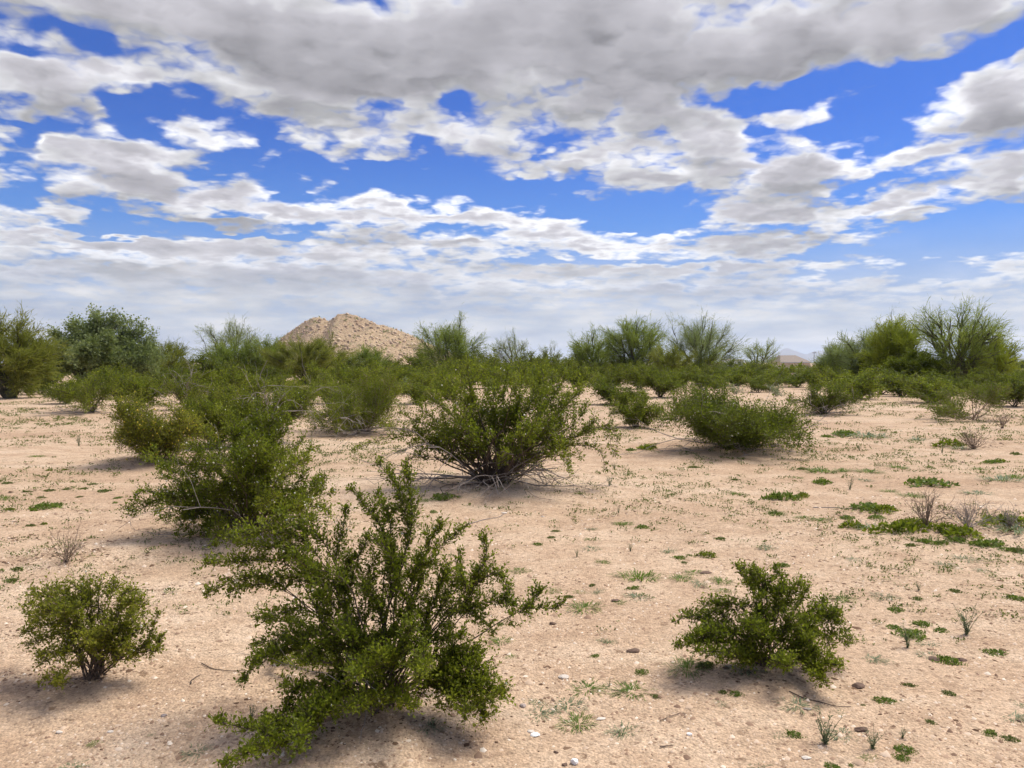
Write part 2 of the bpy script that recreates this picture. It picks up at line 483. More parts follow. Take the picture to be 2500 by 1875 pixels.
def twig_sticks(g, o, d, bend, L, r):
    """thin three-sided twigs of two pieces"""
    if len(o) == 0: return
    m = o + d * (L * 0.5)[:, None] + bend * (L * 0.25)[:, None]
    e = o + d * L[:, None] + bend * L[:, None]
    ref = np.where(np.abs(d[:, 2:3]) > 0.9, np.array([[1.0, 0, 0]]), np.array([[0, 0, 1.0]]))
    a = unit(np.cross(d, ref)); b = np.cross(d, a)
    ring = []
    for p, k in ((o, 1.0), (m, 0.75), (e, 0.3)):
        for q in range(3):
            an = q * 2.0944
            ring.append(p + (a * math.cos(an) + b * math.sin(an)) * (r * k)[:, None] if np.ndim(r) else p + (a * math.cos(an) + b * math.sin(an)) * r * k)
    V = np.stack(ring, axis=1)
    f = np.array([[0, 1, 4, 3], [1, 2, 5, 4], [2, 0, 3, 5], [3, 4, 7, 6], [4, 5, 8, 7], [5, 3, 6, 8]])
    F = (np.arange(len(o))[:, None, None] * 9 + f[None]).reshape(-1, 4)
    g.add(V.reshape(-1, 3), F)

def dress(gl, gw, rng, o, d, L, spacing, leaf, twig_r, aspect=0.52, up=0.25, bare=0.0):
    """clothe twigs (origin o, direction d, length L) with leaves"""
    n = len(o)
    if n == 0: return
    bend = rng.normal(0, 0.22, (n, 3)); bend[:, 2] += 0.10
    if gw is not None:
        if twig_r < 0.0014: twig_sticks(gw, o, d, bend, L, twig_r)
        else: leaf_quads(gw, o, unit(d + bend * 0.6), unit(rng.normal(0, 1, (n, 3))), L, np.full(n, twig_r * 2.6), 0.0)
    cnt = np.maximum(2, (L * (1 - bare) / spacing).astype(int))
    idx = np.repeat(np.arange(n), cnt)
    k = np.concatenate([np.arange(c) for c in cnt])
    t = bare + (1 - bare) * (k + rng.uniform(0.1, 0.9, len(k))) / cnt[idx]
    pos = o[idx] + d[idx] * (L[idx] * t)[:, None] + bend[idx] * (L[idx] * t * t)[:, None]
    tan = unit(d[idx] + 2 * bend[idx] * t[:, None])
    rnd = unit(rng.normal(0, 1, (len(k), 3)))
    perp = unit(rnd - tan * (rnd * tan).sum(1, keepdims=True))
    ld = unit(tan * 0.65 + perp * 0.9 + np.array([0, 0, up]))
    nr = unit(rng.normal(0, 1, (len(k), 3)) + np.array([0, 0, 0.8]))
    ll = leaf * rng.uniform(0.7, 1.3, len(k))
    leaf_quads(gl, pos + perp * 0.002, ld, nr, ll, ll * aspect)

def spray(gl, gw, rng, path, r0, r1, per_m, spacing, leaf, twig_r, up=0.35, lo=None):
    """side twigs all along a path (N,3); twig length r0 at its start to r1 at its tip; lo: keep above the ground"""
    seg = np.linalg.norm(np.diff(path, axis=0), axis=1); cum = np.concatenate([[0], np.cumsum(seg)])
    n = max(4, int(cum[-1] * per_m))
    s = rng.uniform(0, 1, n) ** 0.9
    s = np.concatenate([s, np.full(max(2, n // 12), 1.0)])          # a tuft at the tip
    n = len(s)
    x = s * cum[-1]
    k = np.clip(np.searchsorted(cum, x, side='right') - 1, 0, len(seg) - 1)
    u = ((x - cum[k]) / np.maximum(seg[k], 1e-9))[:, None]
    o = path[k] * (1 - u) + path[k + 1] * u
    tan = unit(path[k + 1] - path[k])
    rnd = unit(rng.normal(0, 1, (n, 3)))
    perp = unit(rnd - tan * (rnd * tan).sum(1, keepdims=True))
    d = unit(tan * rng.uniform(0.35, 1.1, (n, 1)) + perp * rng.uniform(0.5, 1.2, (n, 1)) + np.array([0, 0, up]))
    L = (r0 * (1 - s) + r1 * s) * rng.uniform(0.45, 1.15, n)
    if lo is not None:
        bad = (o + d * L[:, None])[:, 2] < lo
        d[bad, 2] = np.abs(d[bad, 2]) + 0.1; d = unit(d)
    dress(gl, gw, rng, o, d, L, spacing, leaf, twig_r)

def wander(path, rng, amp):
    """kinks of a woody stem"""
    n = len(path)
    w_ = rng.normal(0, 1, (n, 3)); w_ = (w_ + np.roll(w_, 1, 0) + np.roll(w_, -1, 0)) / 3
    env = np.sin(np.linspace(0, math.pi, n))[:, None]
    return path + w_ * amp * env

def fork_branch(g, rng, a, d, length, r, depth, sides=4, spread=0.6, droop=0.0, ends=None):
    """a bare branch that forks"""
    n = 6
    pts = [np.array(a, float)]
    d = unit(np.array(d, float))
    for _ in range(n - 1):
        d = unit(d + rng.normal(0, 0.16, 3) + np.array([0, 0, -droop]))
        q = pts[-1] + d * length / (n - 1)
        zmin = 0.004
        if q[2] < zmin: q[2] = zmin; d[2] = abs(d[2]) * 0.3
        pts.append(q)
    tube(g, pts, np.linspace(r, r * 0.55, n), sides)
    if ends is not None: ends.append((pts[-1], d))
    if depth > 0:
        for _ in range(rng.integers(2, 4)):
            i = rng.integers(2, n)
            fork_branch(g, rng, pts[i], unit(d + rng.normal(0, spread, 3)), length * rng.uniform(0.4, 0.75), r * 0.55, depth - 1, max(3, sides - 1), spread, droop, ends)

# ------------------------------------------------------------------ shrubs drawn spray by spray
def drawn_shrub(label, base_px, sprays, seed, leaf, spacing, per_m, mat, group="creosote bushes in the open", depth_jit=0.12, clones=1,
                twig_r=0.0012, stem_r=0.009, dead=0, dead_len=0.5, seeds=0, flowers=0, rscale=1.0, wood=M_BARK, clone_shrink=0.8, clone_p=1.0, tufts=0, base_r=0.05):
    rng = np.random.default_rng(seed)
    per_m = per_m * 3.5; rscale = rscale * 1.45; leaf = leaf * 1.38; spacing = spacing * 1.12; stem_r = stem_r * 0.62
    base = G(*base_px)
    D = base[1]; pxm = D / FPX
    root = empty("creosote_bush", base, label, "bush", group)
    tips = []
    jobs = []
    for (pts, dz, r) in sprays:
        jobs.append((pts, dz, r, 1.0))
        for c in range(clones):
            if rng.uniform() < clone_p: jobs.append((pts, dz, r, clone_shrink))
    for (pts, dz, r, shrink) in jobs:
        gl, gw = Geo(), Geo()
        dzs = dz if isinstance(dz, (list, tuple)) else [dz * (0.4 + 0.6 * i / max(1, len(pts) - 1)) for i in range(len(pts))]
        if shrink < 1.0:
            off = rng.normal(0, 0.35) * depth_jit * 6 - (dzs[-1] * 1.1)
            dzs = [off * (0.3 + 0.7 * (i + 1) / len(pts)) for i in range(len(pts))]
            k = shrink * rng.uniform(0.72, 1.08)
            pts = [(base_px[0] + (x - base_px[0]) * k + rng.normal(0, r * 0.35), base_px[1] + (y - base_px[1]) * k + rng.normal(0, r * 0.25)) for (x, y) in pts]
        else:
            off = rng.normal(0, depth_jit)
            dzs = [q + off * (i + 1) / len(pts) for i, q in enumerate(dzs)]
        W = np.array([P(x, y, D + q) for (x, y), q in zip(pts, dzs)])
        lo = base[2] + 0.01
        W[:, 2] = np.maximum(W[:, 2], lo + 0.02)
        b0 = base + np.array([rng.normal(0, base_r), rng.normal(0, base_r), -0.02])
        first = W[0]
        v = first - b0
        c1 = b0 + v * 0.45 + np.array([0, 0, 0.06 * np.linalg.norm(v)])
        ctrl = np.vstack([b0, c1, W])
        full = wander(spline(ctrl, 18), rng, 0.012 * max(0.6, pxm * 500))
        full[:, 2] = np.maximum(full[:, 2], lo - 0.02)
        tube(gw, full, np.linspace(stem_r, stem_r * 0.25, len(full)) * rng.uniform(0.7, 1.2), 5)
        # leafy part
        i0 = int(np.argmin(np.linalg.norm(full - W[0], axis=1)))
        leafy = full[max(0, i0 - 1):]
        if len(leafy) < 3: leafy = full[-3:]
        spray(gl, gw, rng, leafy, r * pxm * rscale, r * pxm * 0.5 * rscale, per_m * (1.0 if shrink == 1.0 else 0.8), spacing, leaf, twig_r, lo=lo)
        # two side branches off each stem
        for _ in range(2):
            i = rng.integers(len(full) // 3, len(full) - 2)
            dv = unit(full[i + 1] - full[i] + rng.normal(0, 0.55, 3) + np.array([0, 0, 0.15]))
            ln = r * pxm * rng.uniform(0.8, 1.5)
            side = wander(spline([full[i], full[i] + dv * ln * 0.5, full[i] + dv * ln + np.array([0, 0, 0.1 * ln])], 6), rng, 0.006)
            side[:, 2] = np.maximum(side[:, 2], lo)
            tube(gw, side, np.linspace(stem_r * 0.4, stem_r * 0.15, 6), 4)
            spray(gl, gw, rng, side, r * pxm * 0.7 * rscale, r * pxm * 0.4 * rscale, per_m * 0.8, spacing, leaf, twig_r, lo=lo)
        st = gw.build("stem", wood, root, origin=base)
        gl.build("foliage", mat, st, origin=base)
        tips.append(np.concatenate(gl.v)[::4])
    allt = np.concatenate(tips)
    extras(root, rng, allt, base, leaf, seeds, flowers)
    for k in range(dead):
        g = Geo()
        an = rng.uniform(0, 2 * math.pi)
        fork_branch(g, rng, np.array([0, 0, 0.02]), (math.cos(an), math.sin(an), rng.uniform(0.15, 0.9)), dead_len * rng.uniform(0.6, 1.2), stem_r * 0.7, 2, droop=0.07)
        g.build("dead_branch", M_DEAD, root)
    return root

def extras(root, rng, pts, base, leaf, seeds, flowers):
    """fuzzy white seed balls and yellow flowers sitting among the leaves"""
    octa = np.array([(1, 0, 0), (0, 1, 0), (-1, 0, 0), (0, -1, 0), (0, 0, 1), (0, 0, -1)], float)
    of = np.array([(0, 1, 4, 4), (1, 2, 4, 4), (2, 3, 4, 4), (3, 0, 4, 4), (1, 0, 5, 5), (2, 1, 5, 5), (3, 2, 5, 5), (0, 3, 5, 5)])[:, :3]
    for cnt, name, mat, k in ((seeds, "seed_balls", M_SEED, 0.36), (flowers, "blossoms", M_FLOWER, 0.5)):
        if not cnt: continue
        c = pts[rng.integers(0, len(pts), cnt)] + rng.normal(0, leaf * 0.4, (cnt, 3))
        s = leaf * k * rng.uniform(0.7, 1.2, cnt)
        V = c[:, None, :] + octa[None] * s[:, None, None]
        F = (np.arange(cnt)[:, None, None] * 6 + of[None]).reshape(-1, 3)
        g = Geo(); g.add(V.reshape(-1, 3), F)
        g.build(name, mat, root, origin=base, kind="stuff")

# ------------------------------------------------------------------ shrubs grown by rule (local coordinates, base at 0)
def grow_creosote(seed, W, H, n_stems, leaf, spacing, per_m, bare=0.4, depth=0.9, spread=72.0, sub=4, twig_r=0.002, stem_r=0.014, flat=0.0, tw=0.16, lean=(0, 0), arch=1.0):
    """returns a list of (wood, leaves) for each main stem"""
    rng = np.random.default_rng(seed)
    out = []
    for i in range(n_stems):
        gl, gw = Geo(), Geo()
        az_ = 2 * math.pi * (i + rng.uniform(-0.4, 0.4)) / n_stems * 1.0 + (i % 2) * 0.5
        th = min(rad(94), rad(spread) * ((i + 0.5) / n_stems) ** 0.44 * rng.uniform(0.82, 1.14))
        if flat: th = max(th, rad(spread) * flat)
        k = rng.uniform(0.80, 1.06)
        tip = np.array((math.sin(th) * math.cos(az_) * W / 2 * k * 1.05, math.sin(th) * math.sin(az_) * W / 2 * depth * k, max(0.09 * H, max(0.0, math.cos(th)) ** (0.62 if th < 1.05 else 0.85) * H * k)))
        tip[0] += lean[0] * H; tip[1] += lean[1] * H
        b0 = np.array((rng.normal(0, 0.05), rng.normal(0, 0.05), -0.02))
        mid = b0 + (tip - b0) * 0.5; mid[2] += -0.05 * H if th < 0.8 else 0.16 * H * arch
        mid[:2] *= 0.92
        full = wander(spline([b0, mid, tip], 14), rng, 0.035 * H)
        full[:, 2] = np.maximum(full[:, 2], -0.02)
        tube(gw, full, np.linspace(stem_r, stem_r * 0.25, 14) * rng.uniform(0.7, 1.25), 5)
        i0 = int(13 * (bare if th < 1.0 else bare * 0.75))
        lo = 0.03
        spray(gl, gw, rng, full[i0:], tw * W, tw * 0.55 * W, per_m, spacing, leaf, twig_r, up=0.35 if th < 1.0 else 0.08, lo=lo)
        for _ in range(sub):
            j = rng.integers(max(3, i0 - 1), 12)
            dv = unit(full[j + 1] - full[j] + rng.normal(0, 0.6, 3) + np.array([0, 0, 0.15]))
            ln = rng.uniform(0.18, 0.34) * H
            sd = wander(spline([full[j], full[j] + dv * ln * 0.5, full[j] + dv * ln + np.array([0, 0, 0.12 * ln])], 6), rng, 0.02 * H)
            sd[:, 2] = np.maximum(sd[:, 2], lo)
            tube(gw, sd, np.linspace(stem_r * 0.45, stem_r * 0.15, 6), 3)
            spray(gl, gw, rng, sd, tw * 0.9 * W, tw * 0.5 * W, per_m, spacing, leaf, twig_r, lo=lo)
        out.append((gw, gl))
    return out

def shrub_from(label, loc, parts, mat, group, name="creosote_bush", cat="bush", wood=M_BARK, rz=0.0, merge=False, dead=0, dead_len=0.8, dead_r=0.008, seed=1, seeds=0, flowers=0, leaf=0.02, dead_up=(0.1, 0.6), dead_h=0.02, dead_droop=0.06):
    root = empty(name, loc, label, cat, group, rz)
    rng = np.random.default_rng(seed + 77)
    pts = []
    if merge:
        gw, gl = Geo(), Geo()
        for a, b in parts:
            for v, f in zip(a.v, a.f): pass
            gw.v += a.v; gw.f += [f + gw.n for f in a.f]; gw.n += a.n
            gl.v += b.v; gl.f += [f + gl.n for f in b.f]; gl.n += b.n
        gw.build("stem", wood, root); gl.build("foliage", mat, root)
        pts = np.concatenate(gl.v)[::4] if gl.v else None
    else:
        for a, b in parts:
            st = a.build("stem", wood, root)
            if b.n: b.build("foliage", mat, st); pts.append(np.concatenate(b.v)[::4])
        pts = np.concatenate(pts) if pts else None
    if pts is not None: extras(root, rng, pts, None, leaf, seeds, flowers)
    for k in range(dead):
        g = Geo()
        an = rng.uniform(0, 2 * math.pi)
        fork_branch(g, rng, np.array([0, 0, dead_h]), (math.cos(an), math.sin(an), rng.uniform(*dead_up)), dead_len * rng.uniform(0.6, 1.15), dead_r, 2, droop=dead_droop)
        g.build("dead_branch", M_DEAD, root)
    return root

def copy_tree(o, parent=None):
    c = o.copy(); COL.objects.link(c); c.parent = parent
    for ch in o.children:
        copy_tree(ch, c)
    return c

# ------------------------------------------------------------------ trees
def grow_tree(seed, W, H, limbs=8, twigs=26, twig_len=0.6, ribbon=0.014, trunk_h=0.1, open_=0.0, leaf=0.0, leaf_n=0, depth=0.9, low=0.1, trunk_r=0.13, sub=7, flare=1.0, broad=False, feather=1.0):
    """multi-stemmed desert tree: list of (limb wood) and one crown of fine green twigs"""
    rng = np.random.default_rng(seed)
    limbs = int(limbs * 1.35); twigs = int(twigs * 1.25); ribbon = ribbon * 1.28
    limb_geo = []
    crown = Geo()
    for i in range(limbs):
        g = Geo()
        az_ = 2.39996 * i + seed + rng.uniform(-0.3, 0.3)
        th = math.acos(1 - (i + 0.4) / limbs * (1 - math.cos(rad(80)))) * rng.uniform(0.88, 1.08)
        k = rng.uniform(0.84, 1.04)
        tip = np.array((math.sin(th) * math.cos(az_) * W / 2 * k * 0.92, math.sin(th) * math.sin(az_) * W / 2 * depth * k * 0.92, max(low * H + 0.16 * H, math.cos(th) ** 0.46 * H * k * 0.86)))
        b0 = np.array((rng.normal(0, 0.10), rng.normal(0, 0.10), -0.05))
        mid = b0 + (tip - b0) * np.array((0.42, 0.42, 0.5)); mid += rng.normal(0, 0.05 * H, 3)
        full = wander(spline([b0, b0 + np.array([mid[0] * 0.25, mid[1] * 0.25, trunk_h * H]), mid, tip], 14), rng, 0.045 * H)
        tube(g, full, np.linspace(trunk_r, trunk_r * 0.12, 14) * rng.uniform(0.7, 1.15), 6)
        O, Dr, LL = [], [], []
        for s in range(sub):
            j = rng.integers(6, 13)
            outw = unit(full[j] - np.array([0, 0, 0.30 * H]))
            dv = unit((full[j + 1] - full[j]) / np.linalg.norm(full[j + 1] - full[j]) * 0.45 + outw * 1.0 + rng.normal(0, 0.45, 3))
            ln = H * rng.uniform(0.12, 0.30)
            sd = wander(spline([full[j], full[j] + dv * ln * 0.5, full[j] + dv * ln], 6), rng, 0.02 * H)
            tube(g, sd, np.linspace(trunk_r * 0.28, trunk_r * 0.07, 6), 4)
            n = twigs
            u = rng.uniform(0.1, 1.0, n)
            o = sd[0] * (1 - u[:, None]) + sd[-1] * u[:, None] + rng.normal(0, 0.02 * H, (n, 3))
            d = unit(dv * 0.9 + rng.normal(0, 0.55, (n, 3)) + np.array([0, 0, 0.08 * flare]))
            O.append(o); Dr.append(d); LL.append(twig_len * rng.uniform(0.5, 1.2, n))
        u = rng.uniform(0.45, 1.0, twigs * 2)
        jj = np.clip((u * 13).astype(int), 0, 12)
        o = full[jj] + rng.normal(0, 0.015 * H, (len(u), 3))
        tn = unit(full[jj + 1] - full[jj])
        d = unit(tn * 0.6 + rng.normal(0, 0.6, (len(u), 3)) + np.array([0, 0, 0.1]))
        O.append(o); Dr.append(d); LL.append(twig_len * rng.uniform(0.5, 1.25, len(u)))
        O = np.concatenate(O); Dr = np.concatenate(Dr); LL = np.concatenate(LL)
        O[:, 2] = np.maximum(O[:, 2], low * H)
        # each twig: a slender green wand with finer wands off it
        n = len(O)
        nr = unit(rng.normal(0, 1, (n, 3)))
        leaf_quads(crown, O, Dr, nr, LL, np.full(n, ribbon) * rng.uniform(0.7, 1.4, n), 0.0)
        kf = max(1, int(2.6 * feather))
        idx = np.repeat(np.arange(n), kf)
        t = rng.uniform(0.15, 0.95, len(idx))
        o2 = O[idx] + Dr[idx] * (LL[idx] * t)[:, None]
        d2 = unit(Dr[idx] + rng.normal(0, 0.5, (len(idx), 3)))
        l2 = LL[idx] * rng.uniform(0.25, 0.6, len(idx))
        leaf_quads(crown, o2, d2, unit(rng.normal(0, 1, (len(idx), 3))), l2, ribbon * 0.8 * rng.uniform(0.6, 1.4, len(idx)), 0.0)
        if leaf_n:
            idx = np.repeat(np.arange(n), leaf_n)
            t = rng.uniform(0.05, 1.05, len(idx))
            o3 = O[idx] + Dr[idx] * (LL[idx] * t)[:, None] + rng.normal(0, leaf * 0.9, (len(idx), 3))
            d3 = unit(rng.normal(0, 1, (len(idx), 3)) + Dr[idx] * 0.5)
            ls = leaf * rng.uniform(0.6, 1.4, len(idx))
            leaf_quads(crown, o3, d3, unit(rng.normal(0, 1, (len(idx), 3)) + np.array([0, 0, 0.6])), ls, ls * (0.62 if broad else 0.3))
        limb_geo.append(g)
    return limb_geo, crown

def tree_from(name, label, loc, grown, mat, group, cat="tree", wood=M_LIMB, rz=0.0):
    root = empty(name, loc, label, cat, group, rz)
    limbs, crown = grown
    for g in limbs:
        smooth(g.build("limb", wood, root))
    crown.build("crown", mat, root)
    return root

# ------------------------------------------------------------------ the ground
for (px_, py_, r_, h_) in ((1200, 1185, 1.3, 0.13), (600, 1310, 0.9, 0.08), (930, 1720, 0.6, 0.05), (385, 1120, 0.9, 0.08), (1790, 1085, 1.3, 0.10), (880, 1052, 1.2, 0.08),
                           (1860, 1625, 0.45, 0.03), (225, 1640, 0.4, 0.03), (170, 1372, 0.5, 0.07), (2330, 1275, 1.0, 0.10), (2010, 1004, 1.6, 0.12), (2380, 1085, 0.9, 0.08),
                           (2370, 1018, 1.5, 0.10), (225, 998, 1.6, 0.12), (1545, 1044, 1.0, 0.06), (2480, 1330, 0.8, 0.08)):
    q = ray(px_, py_); k_ = -CAM_H / q[2]
    MOUNDS.append((q[0] * k_, q[1] * k_, r_, h_))

nr_, nt_ = 220, 280
rr = np.concatenate([[0.0], np.geomspace(0.4, 15000.0, nr_ - 1)])
tt = np.linspace(0, 1, nt_, endpoint=False)
tt = 2 * math.pi * (tt - 0.11 * np.sin(2 * math.pi * tt) * 1.25)          # closer together ahead of the camera
RR, TT = np.meshgrid(rr, tt, indexing='ij')
GX, GY = RR * np.sin(TT), RR * np.cos(TT)
GZ = hgt(GX, GY)
GV = np.stack([GX, GY, GZ], axis=-1).reshape(-1, 3)
i_ = np.arange(nr_ - 1)[:, None] * nt_; j_ = np.arange(nt_)[None]; j2_ = (j_ + 1) % nt_
GF = np.stack([i_ + j_, i_ + nt_ + j_, i_ + nt_ + j2_, i_ + j2_], axis=-1).reshape(-1, 4)
g = Geo(); g.add(GV, GF[:, ::-1])

m_, b_ = new_mat("desert_sand")
tcn = b_.n("ShaderNodeTexCoord"); oc = tcn.outputs['Object']
n_big = b_.noise(oc, 0.28, 4.0, 0.6).outputs['Fac']
n_mid = b_.noise(oc, 2.6, 5.0, 0.62).outputs['Fac']
n_fin = b_.noise(oc, 24.0, 5.0, 0.7).outputs['Fac']
vor = b_.n("ShaderNodeTexVoronoi"); vor.inputs['Scale'].default_value = 62.0; b_.set(vor.inputs['Vector'], oc)
vor2 = b_.n("ShaderNodeTexVoronoi"); vor2.inputs['Scale'].default_value = 135.0; b_.set(vor2.inputs['Vector'], oc)
col = b_.ramp(n_mid, [(0.28, (0.425, 0.290, 0.190)), (0.50, (0.540, 0.390, 0.264)), (0.72, (0.615, 0.465, 0.330))])
col = b_.mix(b_.maprange(n_big, 0.50, 0.68, 0.0, 0.55), col, (0.470, 0.315, 0.205))
wash = b_.noise(b_.vmath('MULTIPLY', oc, (0.22, 1.0, 1.0)), 0.55, 5.0, 0.6, dist=0.8).outputs['Fac']
col = b_.mix(b_.maprange(wash, 0.50, 0.64, 0.0, 0.55), col, (0.405, 0.268, 0.172))
col = b_.mix(b_.maprange(wash, 0.46, 0.34, 0.0, 0.45), col, (0.660, 0.520, 0.385))
# grit: every grain its own shade
sv = b_.n("ShaderNodeSeparateColor"); b_.set(sv.inputs[0], vor.outputs['Color'])
sv2 = b_.n("ShaderNodeSeparateColor"); b_.set(sv2.inputs[0], vor2.outputs['Color'])
gr = b_.math('ADD', b_.maprange(sv.outputs[0], 0, 1, -0.17, 0.15), b_.maprange(sv2.outputs[0], 0, 1, -0.15, 0.13))
gr = b_.math('ADD', gr, b_.maprange(n_fin, 0.25, 0.75, -0.26, 0.18))
col = b_.vmath('SCALE', col, scale=b_.math('ADD', gr, 1.0))
# dark crumbs of old plant matter
n_sp = b_.noise(oc, 11.0, 3.0, 0.65).outputs['Fac']
sp = b_.math('MULTIPLY', b_.maprange(n_sp, 0.60, 0.66), b_.maprange(n_mid, 0.38, 0.56, 0.2, 0.8))
col = b_.mix(sp, col, (0.185, 0.115, 0.070))
bh = b_.math('ADD', b_.math('MULTIPLY', vor.outputs['Distance'], -0.7), b_.math('MULTIPLY', n_fin, 1.3))
bh = b_.math('ADD', bh, b_.math('MULTIPLY', n_mid, 1.2))
bp = b_.n("ShaderNodeBump"); bp.inputs['Strength'].default_value = 0.75; bp.inputs['Distance'].default_value = 0.015
b_.set(bp.inputs['Height'], bh)
M_SAND = finish(m_, b_, principled(b_, col, 0.95, 0.08, bp.outputs[0]))
ground = smooth(g.build("ground", M_SAND)); ground["kind"] = "structure"

# ------------------------------------------------------------------ rocky hill and far mountains
def px_x(x, depth): return (x - 1250.0) / FPX * depth
def px_z(y, depth): return CAM_H + (HOR - y) / FPX * depth
HD = 800.0
prof = [(560, 905), (640, 868), (699, 815), (735, 790), (768, 774), (790, 778), (803, 784), (812, 779), (826, 767), (845, 765), (867, 768), (890, 777), (908, 786), (932, 797), (975, 818), (1011, 838), (1060, 872), (1120, 905)]
pxs = np.array([px_x(a, HD) for a, _ in prof]); pzs = np.array([px_z(b, HD) for _, b in prof])
hx = np.linspace(pxs[0] - 25, pxs[-1] + 25, 190); hy = np.linspace(HD - 110, HD + 70, 115)
HX, HY = np.meshgrid(hx, hy)
ridge = np.interp(HX, pxs, pzs, left=-12, right=-12)
rng = np.random.default_rng(5)
def lump(x, y, s, seed):
    r = np.random.default_rng(seed); z = 0
    for k in range(7):
        a = r.uniform(0, 6.28); f = s * 1.75 ** (k / 1.6) * r.uniform(0.8, 1.2)
        z = z + np.sin(x * math.cos(a) * f + y * math.sin(a) * f + r.uniform(0, 6.28)) / (1 + k * 0.55)
    return z
back = np.abs(HY - HD) * np.where(HY < HD, 0.60, 0.6)
gully = np.abs(np.sin(HX * 0.055 + 0.6 + 0.012 * (HY - HD))) * 4.6 * np.clip((HD - HY) / 40, 0, 1)
HZ = ridge - back - gully + 0.55 * lump(HX, HY, 0.10, 3) * np.clip(np.abs(HY - HD) / 8 + 0.35, 0, 1)
# the spur that runs down towards the viewer, its far left flank in its own shade
A = np.array((px_x(934, HD), HD, px_z(797, HD) + 2.0)); B = np.array((px_x(862, HD - 66), HD - 66, px_z(833, HD - 66) + 3.0))
ab = (B - A)[:2]; tt2 = np.clip(((HX - A[0]) * ab[0] + (HY - A[1]) * ab[1]) / (ab @ ab), 0, 1)
dxs = HX - (A[0] + ab[0] * tt2); dys = HY - (A[1] + ab[1] * tt2)
sgn = np.sign(dxs * ab[1] - dys * ab[0])          # which side of the spur
dist = np.hypot(dxs, dys)
spur = A[2] + (B[2] - A[2]) * tt2 - dist * np.where(sgn > 0, 2.6, 0.42) + 0.4 * lump(HX, HY, 0.14, 9)
HZ = np.maximum(HZ, spur)
HZ = HZ + rng.normal(0, 0.35, HZ.shape)
HV = np.stack([HX, HY, HZ], -1).reshape(-1, 3)
ny_, nx_ = HX.shape
i_ = np.arange(ny_ - 1)[:, None] * nx_; j_ = np.arange(nx_ - 1)[None]
HF = np.stack([i_ + j_, i_ + j_ + 1, i_ + nx_ + j_ + 1, i_ + nx_ + j_], -1).reshape(-1, 4)
m_, b_ = new_mat("hill_rock")
tcn = b_.n("ShaderNodeTexCoord"); oc = tcn.outputs['Object']
n1 = b_.noise(oc, 0.16, 5.0, 0.65).outputs['Fac']; n2 = b_.noise(oc, 0.55, 4.0, 0.7).outputs['Fac']
col = b_.ramp(n2, [(0.30, (0.230, 0.150, 0.088)), (0.5, (0.410, 0.290, 0.175)), (0.7, (0.540, 0.400, 0.255))])
col = b_.mix(b_.maprange(n1, 0.52, 0.66, 0.0, 0.5), col, (0.300, 0.255, 0.135))
bp = b_.n("ShaderNodeBump"); bp.inputs['Strength'].default_value = 0.8; bp.inputs['Distance'].default_value = 1.2
b_.set(bp.inputs['Height'], n2)
M_HILL = finish(m_, b_, principled(b_, col, 0.95, 0.1, bp.outputs[0]))
g = Geo(); g.add(HV, HF)
hill = g.build("hill", M_HILL); hill["kind"] = "structure"
# boulders and scrub strewn over the hill: too small to tell apart from here
ico = np.array([(0, 0, 1), (0.9, 0, 0.4), (0.28, 0.85, 0.4), (-0.72, 0.53, 0.4), (-0.72, -0.53, 0.4), (0.28, -0.85, 0.4), (0.72, 0.53, -0.4), (-0.28, 0.85, -0.4), (-0.9, 0, -0.4), (-0.28, -0.85, -0.4), (0.72, -0.53, -0.4), (0, 0, -1)], float)
icf = np.array([(0, 1, 2), (0, 2, 3), (0, 3, 4), (0, 4, 5), (0, 5, 1), (1, 6, 2), (2, 6, 7), (2, 7, 3), (3, 7, 8), (3, 8, 4), (4, 8, 9), (4, 9, 5), (5, 9, 10), (5, 10, 1), (1, 10, 6), (6, 11, 7), (7, 11, 8), (8, 11, 9), (9, 11, 10), (10, 11, 6)])
def blobs(rng, pos, size, squash=(1, 1, 0.8), jag=0.25):
    n = len(pos)
    V = ico[None] * (1 + rng.normal(0, jag, (n, 12, 1))) * np.asarray(size)[:, None, None] * np.array(squash)
    an = rng.uniform(0, 6.28, n); c, s = np.cos(an)[:, None], np.sin(an)[:, None]
    V = np.stack([V[..., 0] * c - V[..., 1] * s, V[..., 0] * s + V[..., 1] * c, V[..., 2]], -1) + pos[:, None, :]
    return V.reshape(-1, 3), (np.arange(n)[:, None, None] * 12 + icf[None]).reshape(-1, 3)
def hill_pts(n, rng, lo=0.0):
    ii = rng.integers(0, ny_, n * 3); jj = rng.integers(0, nx_, n * 3)
    p = np.stack([HX[ii, jj], HY[ii, jj], HZ[ii, jj]], -1)
    p = p[(p[:, 2] > 1.0) & (p[:, 1] < HD + 6)]
    return p[:n]
p = hill_pts(1100, rng)
sz = np.minimum(np.exp(rng.normal(0.05, 0.5, len(p))), 2.0); g = Geo(); g.add(*blobs(rng, p, sz))
m_, b_ = new_mat("boulder_rock"); geo_ = b_.n("ShaderNodeNewGeometry")
M_BOULD = finish(m_, b_, principled(b_, b_.ramp(geo_.outputs['Random Per Island'], [(0.0, (0.30, 0.200, 0.125)), (0.4, (0.46, 0.330, 0.210)), (1.0, (0.65, 0.50, 0.335))]), 0.95, 0.1))
g.build("boulder_field", M_BOULD, hill, kind="stuff")
p = hill_pts(420, rng); sz = np.exp(rng.normal(-0.45, 0.35, len(p))); g = Geo()
for k in range(7):
    o_ = p + rng.normal(0, 0.5, p.shape); leaf_quads(g, o_, unit(rng.normal(0, 1, p.shape) + np.array([0, 0, 0.7])), unit(rng.normal(0, 1, p.shape)), sz * 1.6, sz * 0.8)
g.build("hillside_scrub", M_PALO_O, hill, kind="stuff")

